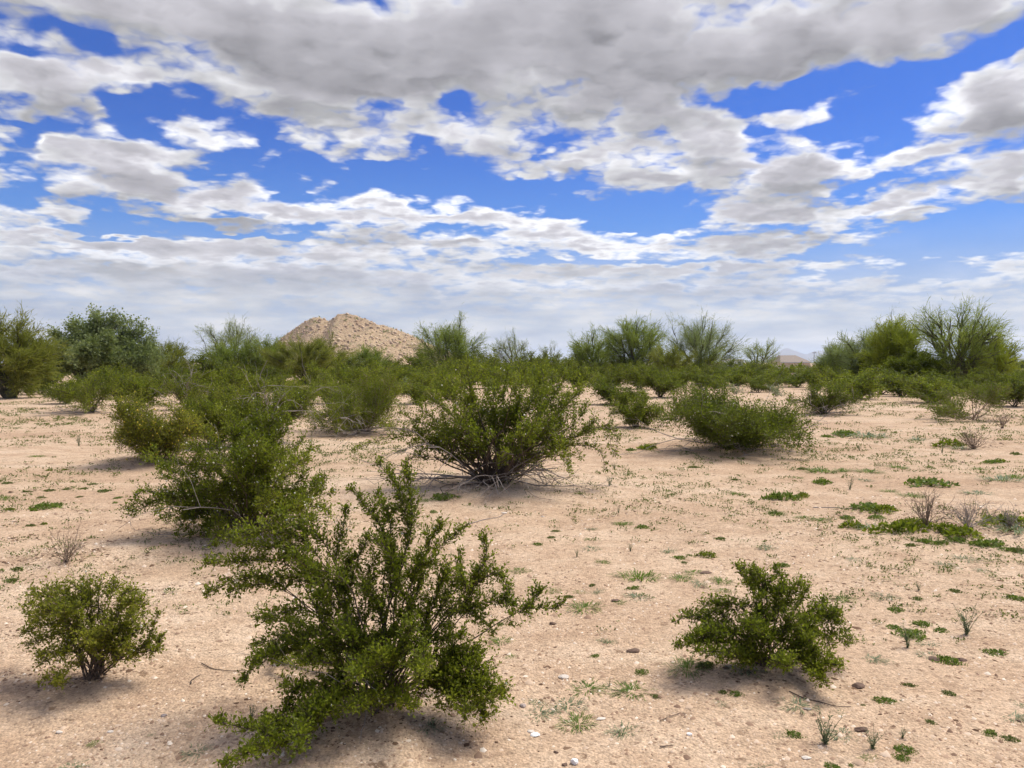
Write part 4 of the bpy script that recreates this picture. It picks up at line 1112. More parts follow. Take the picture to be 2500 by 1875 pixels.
put_tree("palo_verde", "open grey-green palo verde with fine branches left of the hill", 562, 925, 165, 766, 65, M_PALO_G, limbs=12, twigs=20, twig_len=0.75, ribbon=0.020, sub=7)
put_tree("palo_verde", "low green palo verde at the foot of the open grey-green one", 560, 930, 120, 830, 66, M_PALO, **FE)
put_tree("mesquite_tree", "wide olive mesquite spreading before the left foot of the hill", 745, 940, 215, 812, 67, M_PALO_O, limbs=14, twigs=26, twig_len=0.6, ribbon=0.022, sub=9, low=0.04, leaf=0.08, leaf_n=2)
put_tree("mesquite_tree", "bright olive tree left of the wide mesquite, below the hill's left slope", 650, 930, 130, 818, 68, M_PALO, limbs=11, twigs=24, twig_len=0.6, ribbon=0.022, sub=8, low=0.05, leaf=0.08, leaf_n=2)
put_tree("palo_verde", "low green palo verde standing right before the hill's middle", 905, 925, 110, 842, 69, M_PALO, **FE)
put_tree("palo_verde", "rounded feathery palo verde just right of the hill", 1098, 925, 160, 771, 70, M_PALO, limbs=15, twigs=26, twig_len=0.8, ribbon=0.022, sub=8)
put_tree("palo_verde", "pale thin palo verde right of the rounded feathery one", 1258, 918, 112, 808, 71, M_PALO_G, limbs=10, twigs=18, twig_len=0.75, ribbon=0.020, sub=6)
put_tree("palo_verde", "smallest pale palo verde, in the gap near the picture's centre", 1342, 912, 72, 832, 72, M_PALO_G, limbs=8, twigs=18, twig_len=0.7, ribbon=0.020, sub=6)
put_tree("palo_verde", "yellowish green palo verde left of the tallest centre-right tree", 1445, 928, 125, 800, 73, M_PALO, limbs=12, twigs=24, twig_len=0.7, ribbon=0.022, sub=8, low=0.05)
put_tree("palo_verde", "tallest of the centre-right trees, with a rounded green crown", 1548, 930, 140, 759, 74, M_PALO, limbs=13, twigs=26, twig_len=0.8, ribbon=0.022, sub=8)
put_tree("mesquite_tree", "yellow-olive bushy tree below the tallest centre-right tree", 1635, 935, 130, 842, 75, M_PALO_O, limbs=11, twigs=24, twig_len=0.5, ribbon=0.022, sub=8, low=0.04, leaf=0.08, leaf_n=2)
put_tree("palo_verde", "open umbrella-shaped palo verde with dark visible limbs", 1712, 928, 195, 768, 76, M_PALO_G, limbs=14, twigs=25, twig_len=0.9, ribbon=0.018, sub=8, low=0.16, trunk_r=0.14)
put_tree("palo_verde", "small leaning feathery tree right of the open umbrella-shaped one", 1852, 918, 108, 823, 77, M_PALO, limbs=10, twigs=18, twig_len=0.8, ribbon=0.020, sub=6)
put_tree("palo_verde", "blue-green feathery tree at the left end of the right-hand clump", 2050, 935, 110, 838, 78, M_PALO_G, limbs=12, twigs=24, twig_len=0.75, ribbon=0.022, sub=8, low=0.04)
put_tree("palo_verde", "grey-green feathery tree second from left in the right-hand clump", 2112, 940, 120, 806, 79, M_PALO_G, limbs=11, twigs=17, twig_len=0.8, ribbon=0.022, sub=8, low=0.05)
put_tree("palo_verde", "bright yellow-green tree in the middle of the right-hand clump", 2182, 945, 112, 772, 80, M_PALO_Y, limbs=12, twigs=26, twig_len=0.55, ribbon=0.024, sub=9, low=0.04, leaf=0.09, leaf_n=4)
put_tree("palo_verde", "thin grey crown rising behind the bright yellow-green tree", 2185, 930, 130, 757, 81, M_PALO_G, limbs=10, twigs=16, twig_len=0.8, ribbon=0.020, sub=6, low=0.2)
put_tree("palo_verde", "tallest spreading palo verde of the right-hand clump", 2335, 950, 215, 727, 82, M_PALO, limbs=13, twigs=17, twig_len=0.85, ribbon=0.019, sub=8, low=0.16, trunk_r=0.17)
put_tree("palo_verde", "yellowish tree hanging low at the right side of the tallest palo verde", 2418, 950, 100, 815, 83, M_PALO_Y, limbs=10, twigs=24, twig_len=0.6, ribbon=0.022, sub=8, low=0.04)
put_tree("mesquite_tree", "dark shady tree filling the base of the right-hand clump", 2240, 950, 170, 868, 84, M_CREO_D, limbs=13, twigs=24, twig_len=0.5, ribbon=0.024, sub=9, low=0.03, leaf=0.10, leaf_n=4, broad=True)
put_tree("mesquite_tree", "small dark tree at the right edge beyond the pole", 2485, 915, 60, 872, 85, M_CREO_D, limbs=8, twigs=18, twig_len=0.6, ribbon=0.04, sub=6, low=0.1, leaf=0.16, leaf_n=4, broad=True)

# ------------------------------------------------------------------ the scrub line: creosote shrubs one behind another
SCRUB_GROUP = "creosote shrubs of the scrub line"
protos = {}
def scrub_proto(k):
    if k not in protos:
        parts = grow_creosote(200 + k, 2.3, 1.45, 15, 0.070, 0.056, (40, 44, 36, 42)[k % 4], (0.22, 0.3, 0.18, 0.26)[k % 4], 0.95, 88, 4, 0.003, 0.016, 0.0, 0.17)
        protos[k] = shrub_from("", (0, 0, 0), parts, (M_CREO, M_CREO_D, M_CREO, M_CREO_Y)[k % 4], SCRUB_GROUP, "creosote_shrub", "shrub", M_BARK, 0.0, True, 0, seed=k)
        protos[k]["used"] = 0
    return protos[k]
def put_scrub(label, x, y, w_px, h_px, k, rz):
    pr = scrub_proto(k)
    if pr["used"]:
        o = copy_tree(pr)
    else:
        o = pr; pr["used"] = 1
    base = G(x, y); pm = base[1] / FPX
    o.location = tuple(base); o.rotation_euler = (0, 0, rz)
    s = w_px * pm / 2.3
    o.scale = (s, s, h_px * pm / 1.42)
    o["label"] = label
    return o
LAND = [(25, "the olive-brown tree at the left edge"), (228, "the dense pointed blue-green tree"), (405, "the low pale olive tree"), (562, "the open tree left of the hill"), (745, "the wide olive mesquite"),
        (905, "the hill's middle"), (1098, "the feathery tree right of the hill"), (1258, "the pale thin tree near the centre"), (1445, "the yellowish tree right of centre"), (1548, "the tallest centre-right tree"),
        (1712, "the open umbrella-shaped tree"), (1852, "the small leaning tree"), (1960, "the far tan-roofed house"), (2118, "the left end of the right-hand clump"), (2328, "the tallest right-hand palo verde"), (2470, "the pole at right")]
SCRUB = [  # x, base row, width, height, kind
    (100, 962, 110, 62, 1), (165, 985, 110, 70, 1), (285, 975, 130, 85, 1), (345, 990, 130, 80, 0), (300, 955, 130, 70, 0), (395, 962, 120, 62, 1), (445, 958, 110, 62, 1), (500, 958, 120, 66, 0), (420, 940, 120, 50, 1), (545, 992, 150, 100, 0),
    (570, 955, 120, 66, 1), (610, 968, 110, 62, 0), (662, 958, 110, 56, 1), (700, 962, 80, 46, 0), (625, 940, 110, 54, 1), (480, 935, 110, 46, 1), (790, 945, 120, 60, 2), (850, 965, 150, 82, 2), (800, 985, 120, 70, 2), (900, 945, 120, 62, 1),
    (940, 960, 130, 76, 0), (985, 938, 110, 56, 1), (1035, 958, 120, 66, 2), (1010, 925, 110, 40, 1), (1085, 945, 120, 70, 0), (1140, 938, 110, 62, 1), (1195, 948, 130, 74, 2), (1250, 938, 110, 60, 1), (1305, 945, 120, 70, 0), (1355, 935, 110, 60, 1),
    (1405, 945, 120, 62, 2), (1450, 938, 100, 54, 1), (1500, 948, 110, 56, 0), (1230, 920, 120, 36, 1), (1380, 918, 130, 36, 1), (1496, 988, 170, 66, 1), (1612, 970, 120, 84, 1), (1560, 950, 110, 64, 0), (1600, 938, 110, 52, 1), (1665, 945, 110, 58, 0),
    (1715, 952, 110, 54, 1), (1755, 940, 110, 50, 1), (1800, 942, 110, 52, 0), (1850, 938, 110, 52, 1), (1895, 942, 100, 50, 0), (1945, 946, 100, 44, 1), (1850, 958, 90, 44, 1), (1990, 950, 90, 50, 1), (2040, 955, 110, 62, 0), (2095, 972, 160, 80, 0),
    (2150, 962, 120, 64, 1), (2200, 968, 130, 66, 1), (2255, 962, 110, 58, 1), (2270, 984, 170, 72, 0), (2330, 965, 120, 60, 1), (2395, 962, 110, 62, 0), (2450, 968, 110, 66, 1), (2478, 992, 120, 84, 1), (2490, 940, 80, 40, 1), (1680, 925, 110, 34, 1),
    (1910, 922, 110, 30, 1), (2000, 925, 110, 32, 1), (340, 930, 120, 40, 1), (70, 935, 120, 50, 1), (1020, 985, 110, 62, 2), (930, 995, 110, 60, 2), (720, 985, 100, 60, 3), (560, 1030, 150, 95, 3), (1330, 970, 120, 60, 2), (1090, 975, 120, 66, 2),
    (130, 938, 130, 66, 1), (260, 936, 130, 72, 1), (370, 934, 130, 70, 1), (455, 932, 130, 72, 1), (525, 934, 120, 74, 1), (610, 930, 120, 70, 1), (690, 934, 120, 64, 1), (820, 930, 130, 60, 1), (880, 926, 130, 50, 5), (960, 926, 130, 52, 1),
    (1040, 930, 130, 76, 1), (1160, 926, 130, 72, 1), (1215, 928, 120, 70, 1), (1290, 926, 120, 68, 1), (1340, 924, 120, 62, 1), (1425, 928, 130, 66, 1), (1490, 930, 120, 66, 1), (1570, 930, 130, 66, 1), (1690, 930, 130, 62, 1), (1770, 926, 120, 54, 1),
    (1835, 926, 120, 48, 1), (2020, 936, 120, 62, 1), (2080, 940, 130, 70, 1), (2290, 942, 130, 66, 1), (2370, 944, 130, 66, 1), (2440, 940, 120, 56, 1), (2160, 944, 130, 70, 1),
]
ORD = ["first", "second", "third", "fourth", "fifth", "sixth", "seventh", "eighth", "ninth", "tenth", "eleventh", "twelfth"]
by_land = {}
for s_ in SCRUB:
    j = min(range(len(LAND)), key=lambda q: abs(LAND[q][0] - s_[0]))
    by_land.setdefault(j, []).append(s_)
rng = np.random.default_rng(91)
KIND = ["mid-green", "dark green", "leafy green", "yellowish green"]
cnt = 0
for j in sorted(by_land):
    for q, s_ in enumerate(sorted(by_land[j])):
        put_scrub(f"{KIND[s_[4] % 4]} creosote shrub below {LAND[j][1]}, {ORD[q]} from left", s_[0], s_[1], s_[2] * 1.12, s_[3], s_[4] + 4 * int(rng.integers(0, 2)), rng.uniform(0, 6.28))

# far scrub between and behind the trees: reads as one green mass
rng = np.random.default_rng(92)
n = 1250
d_ = rng.uniform(75, 420, n) ** 1.0; x_ = d_ * rng.uniform(-1.3, 1.3, n); z_ = hgt(x_, d_)
g = Geo()
idx = np.repeat(np.arange(n), 50)
sz = rng.uniform(0.7, 1.25, n)
ph = rng.uniform(0, 6.28, len(idx)); th = np.arccos(rng.uniform(0, 1, len(idx))); r_ = rng.uniform(0.5, 1.0, len(idx)) ** 0.5
o_ = np.stack([x_[idx] + np.sin(th) * np.cos(ph) * 1.5 * r_ * sz[idx], d_[idx] + np.sin(th) * np.sin(ph) * 1.4 * r_ * sz[idx], z_[idx] + 0.08 + np.cos(th) * 1.35 * r_ * sz[idx]], -1)
leaf_quads(g, o_, unit(rng.normal(0, 1, o_.shape) + np.array([0, 0, 0.6])), unit(rng.normal(0, 1, o_.shape) + np.array([0, 0, 0.4])), 0.50 * rng.uniform(0.6, 1.3, len(idx)), 0.25 * rng.uniform(0.6, 1.3, len(idx)))
fs = g.build("distant_scrub", M_CREO_D); fs["kind"] = "stuff"; tag(fs, "far dark green scrub stretching to the horizon behind the trees", "scrub")

# ------------------------------------------------------------------ far house, building, wall and poles
def quad_obj(name, verts, faces, mat, parent=None):
    me = bpy.data.meshes.new(name); me.from_pydata([tuple(v) for v in verts], [], faces); me.update()
    me.materials.append(mat); o = bpy.data.objects.new(name, me); COL.objects.link(o)
    if parent is not None: o.parent = parent
    return o
def box(name, x0, x1, y0, y1, z0, z1, mat, parent=None):
    v = [(x0, y0, z0), (x1, y0, z0), (x1, y1, z0), (x0, y1, z0), (x0, y0, z1), (x1, y0, z1), (x1, y1, z1), (x0, y1, z1)]
    return quad_obj(name, v, [(3, 2, 1, 0), (4, 5, 6, 7), (0, 1, 5, 4), (1, 2, 6, 5), (2, 3, 7, 6), (3, 0, 4, 7)], mat, parent)
def plain(name, c, rough=0.9, scale=3.0, var=0.12):
    m, b = new_mat(name); t = b.n("ShaderNodeTexCoord"); nz = b.noise(t.outputs['Object'], scale, 4.0, 0.6).outputs['Fac']
    return finish(m, b, principled(b, b.ramp(nz, [(0.25, tuple(v * (1 - var) for v in c)), (0.75, tuple(v * (1 + var) for v in c))]), rough, 0.15))
M_ROOF = plain("roof_tile_tan", (0.30, 0.25, 0.21)); M_STUCCO = plain("stucco", (0.55, 0.46, 0.37)); M_WHITE = plain("pale_wall", (0.50, 0.54, 0.58)); M_GLASS = plain("window_dark", (0.05, 0.06, 0.07), 0.3)
M_POLE = plain("pole_wood", (0.13, 0.095, 0.07)); M_BLOCK = plain("concrete_block", (0.42, 0.35, 0.29))
hd = 210.0
hx_ = px_x(1943, hd); hz_ = float(hgt(hx_, hd))
house = empty("house", (hx_, hd, hz_), "single-storey house with a tan hipped roof far behind the scrub", "house")
eave = px_z(884, hd) - hz_; top_ = px_z(867, hd) - hz_; hw = 39 / FPX * hd
box("wall", -hw * 0.93, hw * 0.93, 0.4, 9.0, 0, eave, M_STUCCO, house)
box("fascia", -hw * 0.99, hw * 0.99, 0.05, 0.12, eave - 0.22, eave - 0.002, M_WHITE, house)
rv = [(-hw, 0, eave + .003), (hw, 0, eave + .003), (hw, 9.4, eave + .003), (-hw, 9.4, eave + .003), (-hw * 0.66, 4.0, top_), (hw * 0.30, 4.0, top_), (hw * 0.30, 5.4, top_), (-hw * 0.66, 5.4, top_)]
quad_obj("roof", rv, [(0, 1, 5, 4), (1, 2, 6, 5), (2, 3, 7, 6), (3, 0, 4, 7), (4, 5, 6, 7), (3, 2, 1, 0)], M_ROOF, house)
hx_ = px_x(1795, 240); hz_ = float(hgt(hx_, 240))
bld = empty("building", (hx_, 240, hz_), "pale flat-roofed building glimpsed between the open tree and the small leaning tree", "building")
bt = px_z(879, 240) - hz_
box("wall", -2.6, 2.6, 0, 6, 0, bt, M_WHITE, bld); box("roof", -2.75, 2.75, -0.15, 6.15, bt + .003, bt + 0.22, M_STUCCO, bld)
for wx in (-1.4, 1.2): box("window", wx - 0.5, wx + 0.5, -0.06, -0.004, bt - 1.5, bt - 0.5, M_GLASS, bld)
b0_ = G(1957, 925)
wl = empty("wall", b0_, "low tan block wall between the shrubs below the far house", "wall")
for r_ in range(3):
    for c_ in range(5):
        xo = (c_ - 2.5 + (0.5 if r_ % 2 else 0.0)) * 0.41
        box("block", xo, xo + 0.40, 0, 0.2, r_ * 0.205, r_ * 0.205 + 0.2, M_BLOCK, wl)
def pole(label, x, depth, top_row, arm, tilt=0.0):
    px0 = px_x(x, depth); z0 = float(hgt(px0, depth)); h = px_z(top_row, depth) - z0
    root = empty("utility_pole", (px0, depth, z0), label, "pole", "utility poles")
    g = Geo(); tube(g, [(0, 0, 0), (0, 0, h * 0.5), (0, 0, h)], [0.19, 0.16, 0.13], 10); g.build("post", M_POLE, root)
    if arm:
        box("crossarm", -arm, arm, -0.2, -0.135, h - 0.75, h - 0.5, M_POLE, root)
        for q in (-0.85, -0.3, 0.3, 0.85):
            g = Geo(); tube(g, [(q * arm, -0.17, h - 0.49), (q * arm, -0.17, h - 0.34), (q * arm, -0.17, h - 0.25)], [0.05, 0.06, 0.02], 6); g.build("insulator", M_WHITE, root)
    return root
pole("distant utility pole with a crossarm right of the far house", 1987, 480.0, 859, 1.3)
pole("plain utility pole at right beyond the tallest palo verde", 2447, 262.0, 827, 0)

# ------------------------------------------------------------------ grass tufts and weeds, one by one
def blade_fan(rng, n, h, spread, width, droop=0.35, upright=0.3):
    """arching blades from one crown, three pieces each"""
    g = Geo()
    an = rng.uniform(0, 6.28, n); q = rng.uniform(0.1, 1.0, n) ** 0.7
    L = h * rng.uniform(0.6, 1.2, n)
    out = np.stack([np.cos(an), np.sin(an), np.zeros(n)], -1)
    b = out * (spread * 0.12 * rng.uniform(0, 1, n))[:, None]
    d1 = unit(out * (q * spread)[:, None] + np.array([0, 0, upright + 0.4]))
    p1 = b + d1 * (L * 0.5)[:, None]
    d2 = unit(out * (q * spread * 1.3)[:, None] + np.array([0, 0, upright]) - np.array([0, 0, droop]) * q[:, None])
    p2 = p1 + d2 * (L * 0.5)[:, None]
    p2[:, 2] = np.maximum(p2[:, 2], 0.004)
    side = np.stack([-np.sin(an), np.cos(an), np.zeros(n)], -1) * width * 0.5
    V = np.stack([b - side * 0.7, b + side * 0.7, p1 + side, p1 - side, p2 + side * 0.15, p2 - side * 0.15], 1)
    F = (np.arange(n)[:, None, None] * 6 + np.array([[0, 1, 2, 3], [3, 2, 4, 5]])[None]).reshape(-1, 4)
    g.add(V.reshape(-1, 3), F)
    return g
def weed_mat_(rng, n, r, h, leaf):
    """low leafy cushion"""
    g = Geo()
    a = rng.uniform(0, 6.28, n); q = np.sqrt(rng.uniform(0, 1, n)) * (1 + 0.25 * np.sin(a * 3 + 1) + 0.15 * np.sin(a * 5))
    o = np.stack([np.cos(a) * q * r, np.sin(a) * q * r * 0.8, h * (1 - q ** 2).clip(0.08) * rng.uniform(0.3, 1.0, n)], -1)
    leaf_quads(g, o, unit(rng.normal(0, 1, (n, 3)) + np.array([0, 0, 0.5])), unit(rng.normal(0, 0.6, (n, 3)) + np.array([0, 0, 1.0])), leaf * rng.uniform(0.6, 1.4, n), leaf * 0.5 * rng.uniform(0.6, 1.4, n))
    return g
def sprig(rng, n, h, w_, leaf):
    """upright thin-stemmed weed"""
    gs = []
    for k in range(n):
        g = Geo(); an = rng.uniform(0, 6.28); q = rng.uniform(0.1, 0.9)
        tip = np.array((math.cos(an) * q * w_, math.sin(an) * q * w_, h * rng.uniform(0.6, 1.1)))
        path = wander(spline([(0, 0, 0), tip * np.array((0.35, 0.35, 0.5)), tip], 7), rng, 0.03 * h)
        tube(g, path, np.linspace(0.0022, 0.0010, 7) * h / 0.2, 3)
        m = 22; u = rng.uniform(0, 1, m) ** 1.6; i = np.clip((u * 6).astype(int), 0, 5)
        o = path[i] + (path[i + 1] - path[i]) * rng.uniform(0, 1, (m, 1))
        leaf_quads(g, o, unit(rng.normal(0, 0.7, (m, 3)) + np.array([0, 0, 0.9])), unit(rng.normal(0, 1, (m, 3))), leaf * rng.uniform(0.6, 1.3, m), leaf * 0.2 * rng.uniform(0.7, 1.3, m))
        gs.append(g)
    out = Geo()
    for g in gs:
        for v, f in zip(g.v, g.f): pass
        out.v += g.v; out.f += [f + out.n for f in g.f]; out.n += g.n
    return out
rng = np.random.default_rng(301)
PROTO = {}                        # kind -> list of meshes, all about 0.2 m across
def keep_mesh(gm, name, mat):
    o = gm.build(name, mat); me = o.data; bpy.data.objects.remove(o); return me
for q in range(4):
    PROTO.setdefault("g", []).append(keep_mesh(blade_fan(rng, 110, 0.105, 1.25, 0.0075, 0.55, 0.15), "grass_tuft", M_GRASS))
    PROTO.setdefault("s", []).append(keep_mesh(blade_fan(rng, 80, 0.10, 1.3, 0.009, 0.6, 0.12), "grass_tuft", M_GREYGRASS))
    PROTO.setdefault("w", []).append(keep_mesh(weed_mat_(rng, 300, 0.105, 0.032, 0.024), "weed", M_WEED))
    PROTO.setdefault("o", []).append(keep_mesh(weed_mat_(rng, 320, 0.105, 0.03, 0.025), "weed", M_OLIVEG))
    PROTO.setdefault("t", []).append(keep_mesh(sprig(rng, 11, 0.2, 0.1, 0.024), "weed_sprig", M_GREYGRASS))
    PROTO.setdefault("d", []).append(keep_mesh(weed_mat_(rng, 320, 0.105, 0.045, 0.024), "weed", M_CREO))
NAME = {"g": ("grass_tuft", "green grass tuft", "grass tuft"), "s": ("grass_tuft", "grey-green bladed tuft", "grass tuft"), "w": ("weed", "bright green weed cushion", "weed"),
        "o": ("weed", "olive ground weed", "weed"), "t": ("weed_sprig", "upright wispy weed sprig", "weed"), "d": ("weed", "dark green weed patch", "weed")}
# x, row of the foot, width in pixels, kind
TUFTS = """1219 1567 34 g;1248 1604 22 g;1482 1566 30 s;1453 1602 28 w;1569 1642 40 w;1435 1682 50 g;1542 1688 60 g;1603 1702 36 o;1304 1718 34 s;1316 1742 40 s;1345 1734 32 s;1387 1724 50 s;1411 1768 54 g;1520 1788 48 s;1679 1634 76 g;1726 1626 50 o;1821 1634 56 s
1796 1694 36 w;1765 1690 28 o;1759 1716 26 s;1852 1872 36 s;1403 1664 18 o;1509 1516 16 w;1487 1676 18 t;2180 1532 40 w;2225 1552 70 w;2251 1524 46 w;2300 1540 42 w;2360 1550 62 t;2216 1582 44 t;2267 1572 34 s;2430 1594 58 w;2316 1616 60 w;2270 1600 34 s
2132 1610 36 s;2169 1618 22 s;2161 1712 62 w;1948 1722 52 s;2050 1738 20 s;2106 1722 26 o;1938 1794 46 w;2015 1816 76 t;2062 1794 42 s;2131 1828 56 t;2203 1802 28 t;2210 1832 56 w;2204 1852 40 w;2122 1850 28 g;2035 1874 52 w;2079 1870 30 w;2273 1764 34 o
2317 1694 38 o;2479 1752 54 s;2416 1792 48 w;2461 1804 46 o;2220 1674 36 o;2488 1720 28 s;1898 1794 24 s;1312 1329 26 w;1271 1395 34 g;1345 1313 24 o;1435 1317 18 g;1444 1340 30 s;1409 1360 18 t;1473 1373 20 g;1539 1346 16 t;1560 1411 70 g;1550 1437 46 w;1556 1459 44 s
1516 1472 28 g;1426 1486 50 g;1353 1443 28 g;1412 1445 22 g;1388 1458 26 o;1445 1430 26 o;1459 1446 26 s;1658 1363 36 w;1670 1374 28 o;1683 1356 22 w;1726 1358 50 d;1694 1399 30 g;1663 1414 38 g;1708 1428 40 s;1760 1420 40 g;1764 1443 24 g;1873 1337 28 s;1758 1316 30 o;1569 1288 38 w
1512 1280 26 g;1528 1279 22 g;1444 1292 20 s;1356 1297 24 o;1795 1206 26 g;1888 1216 44 w;1488 1186 22 t;1500 1146 20 t;1795 1172 20 o;1694 1142 28 o;1890 1254 30 o;1510 1252 12 t;1632 1347 28 s;2006 1180 62 w;1945 1167 20 g;2107 1173 28 s;2075 1196 24 t;2265 1182 105 w
1911 1218 84 w;1960 1213 50 d;2226 1212 42 g;2169 1200 30 g;2123 1242 92 w;2160 1248 70 d;2069 1266 42 w;2142 1264 46 w;1960 1264 26 g;2006 1270 32 g;1892 1255 30 g;2196 1298 120 d;2240 1280 70 d;2082 1288 60 d;2120 1290 50 s;2268 1325 58 w;2300 1326 40 w;2338 1320 46 w;2306 1295 90 d
2350 1305 80 d;2417 1328 80 w;2461 1342 40 w;2395 1330 50 w;2224 1332 30 o;2490 1346 40 o;2354 1366 40 s;2303 1380 34 s;2398 1394 24 s;2059 1464 36 g;2161 1456 36 s;2243 1441 26 t;2240 1462 36 o;2332 1444 34 o;2480 1462 56 w;2186 1489 46 w;1911 1382 40 w;2085 1366 26 s
2455 1278 120 d;2480 1296 60 s;2445 1172 60 s;2474 1166 40 g;2385 1204 44 s;90 1115 26 g;121 1198 26 o;161 1195 22 o;205 1194 24 o;289 1217 30 w;281 1229 28 w;108 1240 70 w;140 1234 36 w;23 1245 26 d;12 1219 40 g;120 1149 18 d;157 1148 20 d;193 1089 22 t;227 1182 22 o;255 1200 36 o
193 1213 18 o;99 1216 22 o;65 1200 20 o;17 1180 26 o;108 1280 22 d;75 1284 24 o;231 1816 24 g;380 1788 20 s;483 1838 42 s;178 1874 40 s;470 1768 18 s;614 1758 34 t;594 1660 44 w;45 1392 40 o;30 1418 40 o;1048 1775 40 s;1222 1525 24 w;1130 1530 16 w;1085 1216 60 w;1040 1222 24 g;1058 1250 30 w
1580 1096 60 d;1540 1100 40 w;2060 1062 80 w;2110 1066 70 s;2020 1068 36 w;2320 1082 70 d;2350 1096 40 s;2240 1075 34 s;2005 1152 50 g;2060 1150 30 g;1958 1146 26 o;2190 1142 40 g;2120 1152 44 g;2420 1130 50 w;2440 1128 36 d;2390 1146 26 g;2300 1106 20 t;2098 1100 14 t;2480 1110 40 o"""
LANDM = [(930, 1500, "the front bush"), (228, 1560, "the small lower-left bush"), (1868, 1530, "the low lower-right bush"), (600, 1200, "the seed-dotted bush"), (385, 1060, "the yellow-flecked bush"), (1198, 1110, "the central bush"), (1790, 1030, "the big dark bush"),
         (162, 1360, "the dry twiggy shrub at left"), (2378, 1075, "the round dry shrub"), (2262, 1270, "the tall dry brown twigs"), (2440, 1290, "the grey tangle at the right edge"), (1402, 1857, "the white stone at the bottom"), (2094, 1670, "the brown earth clod"),
         (1988, 1712, "the thin stick at lower right"), (2480, 1600, "the right edge"), (2104, 1780, "the dark clod near the bottom right")]
tl = []
for row in TUFTS.replace("\n", ";").split(";"):
    a_, b2, c_, k_ = row.split()
    tl.append((float(a_), float(b2), float(c_), k_))
ORD2 = ["nearest", "second nearest", "third nearest", "fourth nearest", "fifth nearest", "sixth nearest", "seventh nearest", "eighth nearest", "ninth nearest", "tenth nearest", "eleventh nearest", "twelfth nearest", "thirteenth nearest", "fourteenth nearest", "fifteenth nearest", "sixteenth nearest", "seventeenth nearest", "eighteenth nearest"]
buckets = {}
for t_ in tl:
    j = min(range(len(LANDM)), key=lambda q: math.hypot(LANDM[q][0] - t_[0], (LANDM[q][1] - t_[1]) * 1.6))
    buckets.setdefault((j, t_[3]), []).append((math.hypot(LANDM[j][0] - t_[0], LANDM[j][1] - t_[1]), t_))
TGROUP = {"g": "green grass tufts on the sand", "s": "grey-green tufts on the sand", "w": "bright green weeds on the sand", "o": "olive weeds on the sand", "t": "wispy weed sprigs", "d": "dark green weed patches"}
for (j, k_), lst in buckets.items():
    for q, (_, t_) in enumerate(sorted(lst)):
        me = PROTO[k_][int(rng.integers(0, 4))]
        nm, what, cat = NAME[k_]
        o = bpy.data.objects.new(nm, me); COL.objects.link(o)
        base = G(t_[0], t_[1]); s = t_[2] * base[1] / FPX / 0.2
        if k_ == "t": s *= 1.25
        o.location = tuple(base - np.array((0, 0, 0.004))); o.rotation_euler = (0, 0, rng.uniform(0, 6.28))
        o.scale = (s, s * rng.uniform(0.6, 1.25), s * rng.uniform(0.7, 1.15))
        size = "tiny " if t_[2] < 24 else "small " if t_[2] < 38 else "large " if t_[2] > 66 else ""
        tag(o, f"{size}{what}, {ORD2[min(q, 17)]} to {LANDM[j][2]}", cat, TGROUP[k_])

# faint green flecks of seedlings over the middle ground: past counting
rng = np.random.default_rng(302)
x, y, z = scatter(9000, rng, 4.5, 34.0, 0.75, 0.72)
wgt = 0.38 + 0.62 * (x < -2.0) * (y > 8) + 0.5 * (x > 1.5)
keep = (np.sin(x * 0.7 + 1.0) * np.sin(y * 0.8) + rng.normal(0, 0.6, len(x)) > 0.15) & (rng.uniform(0, 1, len(x)) < wgt)
x, y, z = x[keep], y[keep], z[keep]
idx = np.repeat(np.arange(len(x)), 18)
sp_ = (0.028 + 0.0028 * y) * rng.uniform(0.5, 1.5, len(x))
o_ = np.stack([x[idx] + rng.normal(0, 1, len(idx)) * sp_[idx], y[idx] + rng.normal(0, 0.8, len(idx)) * sp_[idx], z[idx] + 0.003 + rng.uniform(0, 0.35, len(idx)) * sp_[idx]], -1)
g = Geo(); leaf_quads(g, o_, unit(rng.normal(0, 1, o_.shape) + np.array([0, 0, 0.6])), unit(rng.normal(0, 0.6, o_.shape) + np.array([0, 0, 1.0])), (0.012 + 0.0016 * y[idx]) * rng.uniform(0.6, 1.4, len(idx)), (0.006 + 0.0008 * y[idx]) * rng.uniform(0.6, 1.4, len(idx)))
sd = g.build("seedlings", M_OLIVEG); sd["kind"] = "stuff"; tag(sd, "fine green and olive seedlings flecking the sand everywhere", "seedlings")

# ------------------------------------------------------------------ stones, clods and sticks
def stone(name, label, x, y_, w_px, mat, seed, squash=0.6, cat="stone", group="stones lying on the sand", elong=1.3, jag=0.14):
    rng = np.random.default_rng(seed)
    base = G(x, y_); s = w_px * base[1] / FPX / 2
    # subdivided, chipped lump
    import bmesh
    bm = bmesh.new(); bmesh.ops.create_icosphere(bm, subdivisions=2, radius=1.0)
    pl = [(unit(rng.normal(0, 1, 3)), rng.uniform(0.55, 0.9)) for _ in range(9)]
    for v in bm.verts:
        c = np.array(v.co) * (1 + rng.normal(0, jag * 0.35))
        for nrm, dd in pl:
            e = c @ nrm - dd
            if e > 0: c = c - nrm * e
        v.co = (c[0] * s * elong, c[1] * s, c[2] * s * squash)
    me = bpy.data.meshes.new(name); bm.to_mesh(me); bm.free(); me.materials.append(mat)
    o = bpy.data.objects.new(name, me); COL.objects.link(o)
    o.location = (base[0], base[1], base[2] + s * squash * 0.45); o.rotation_euler = (0, 0, rng.uniform(-0.5, 0.5))
    return tag(o, label, cat, group)
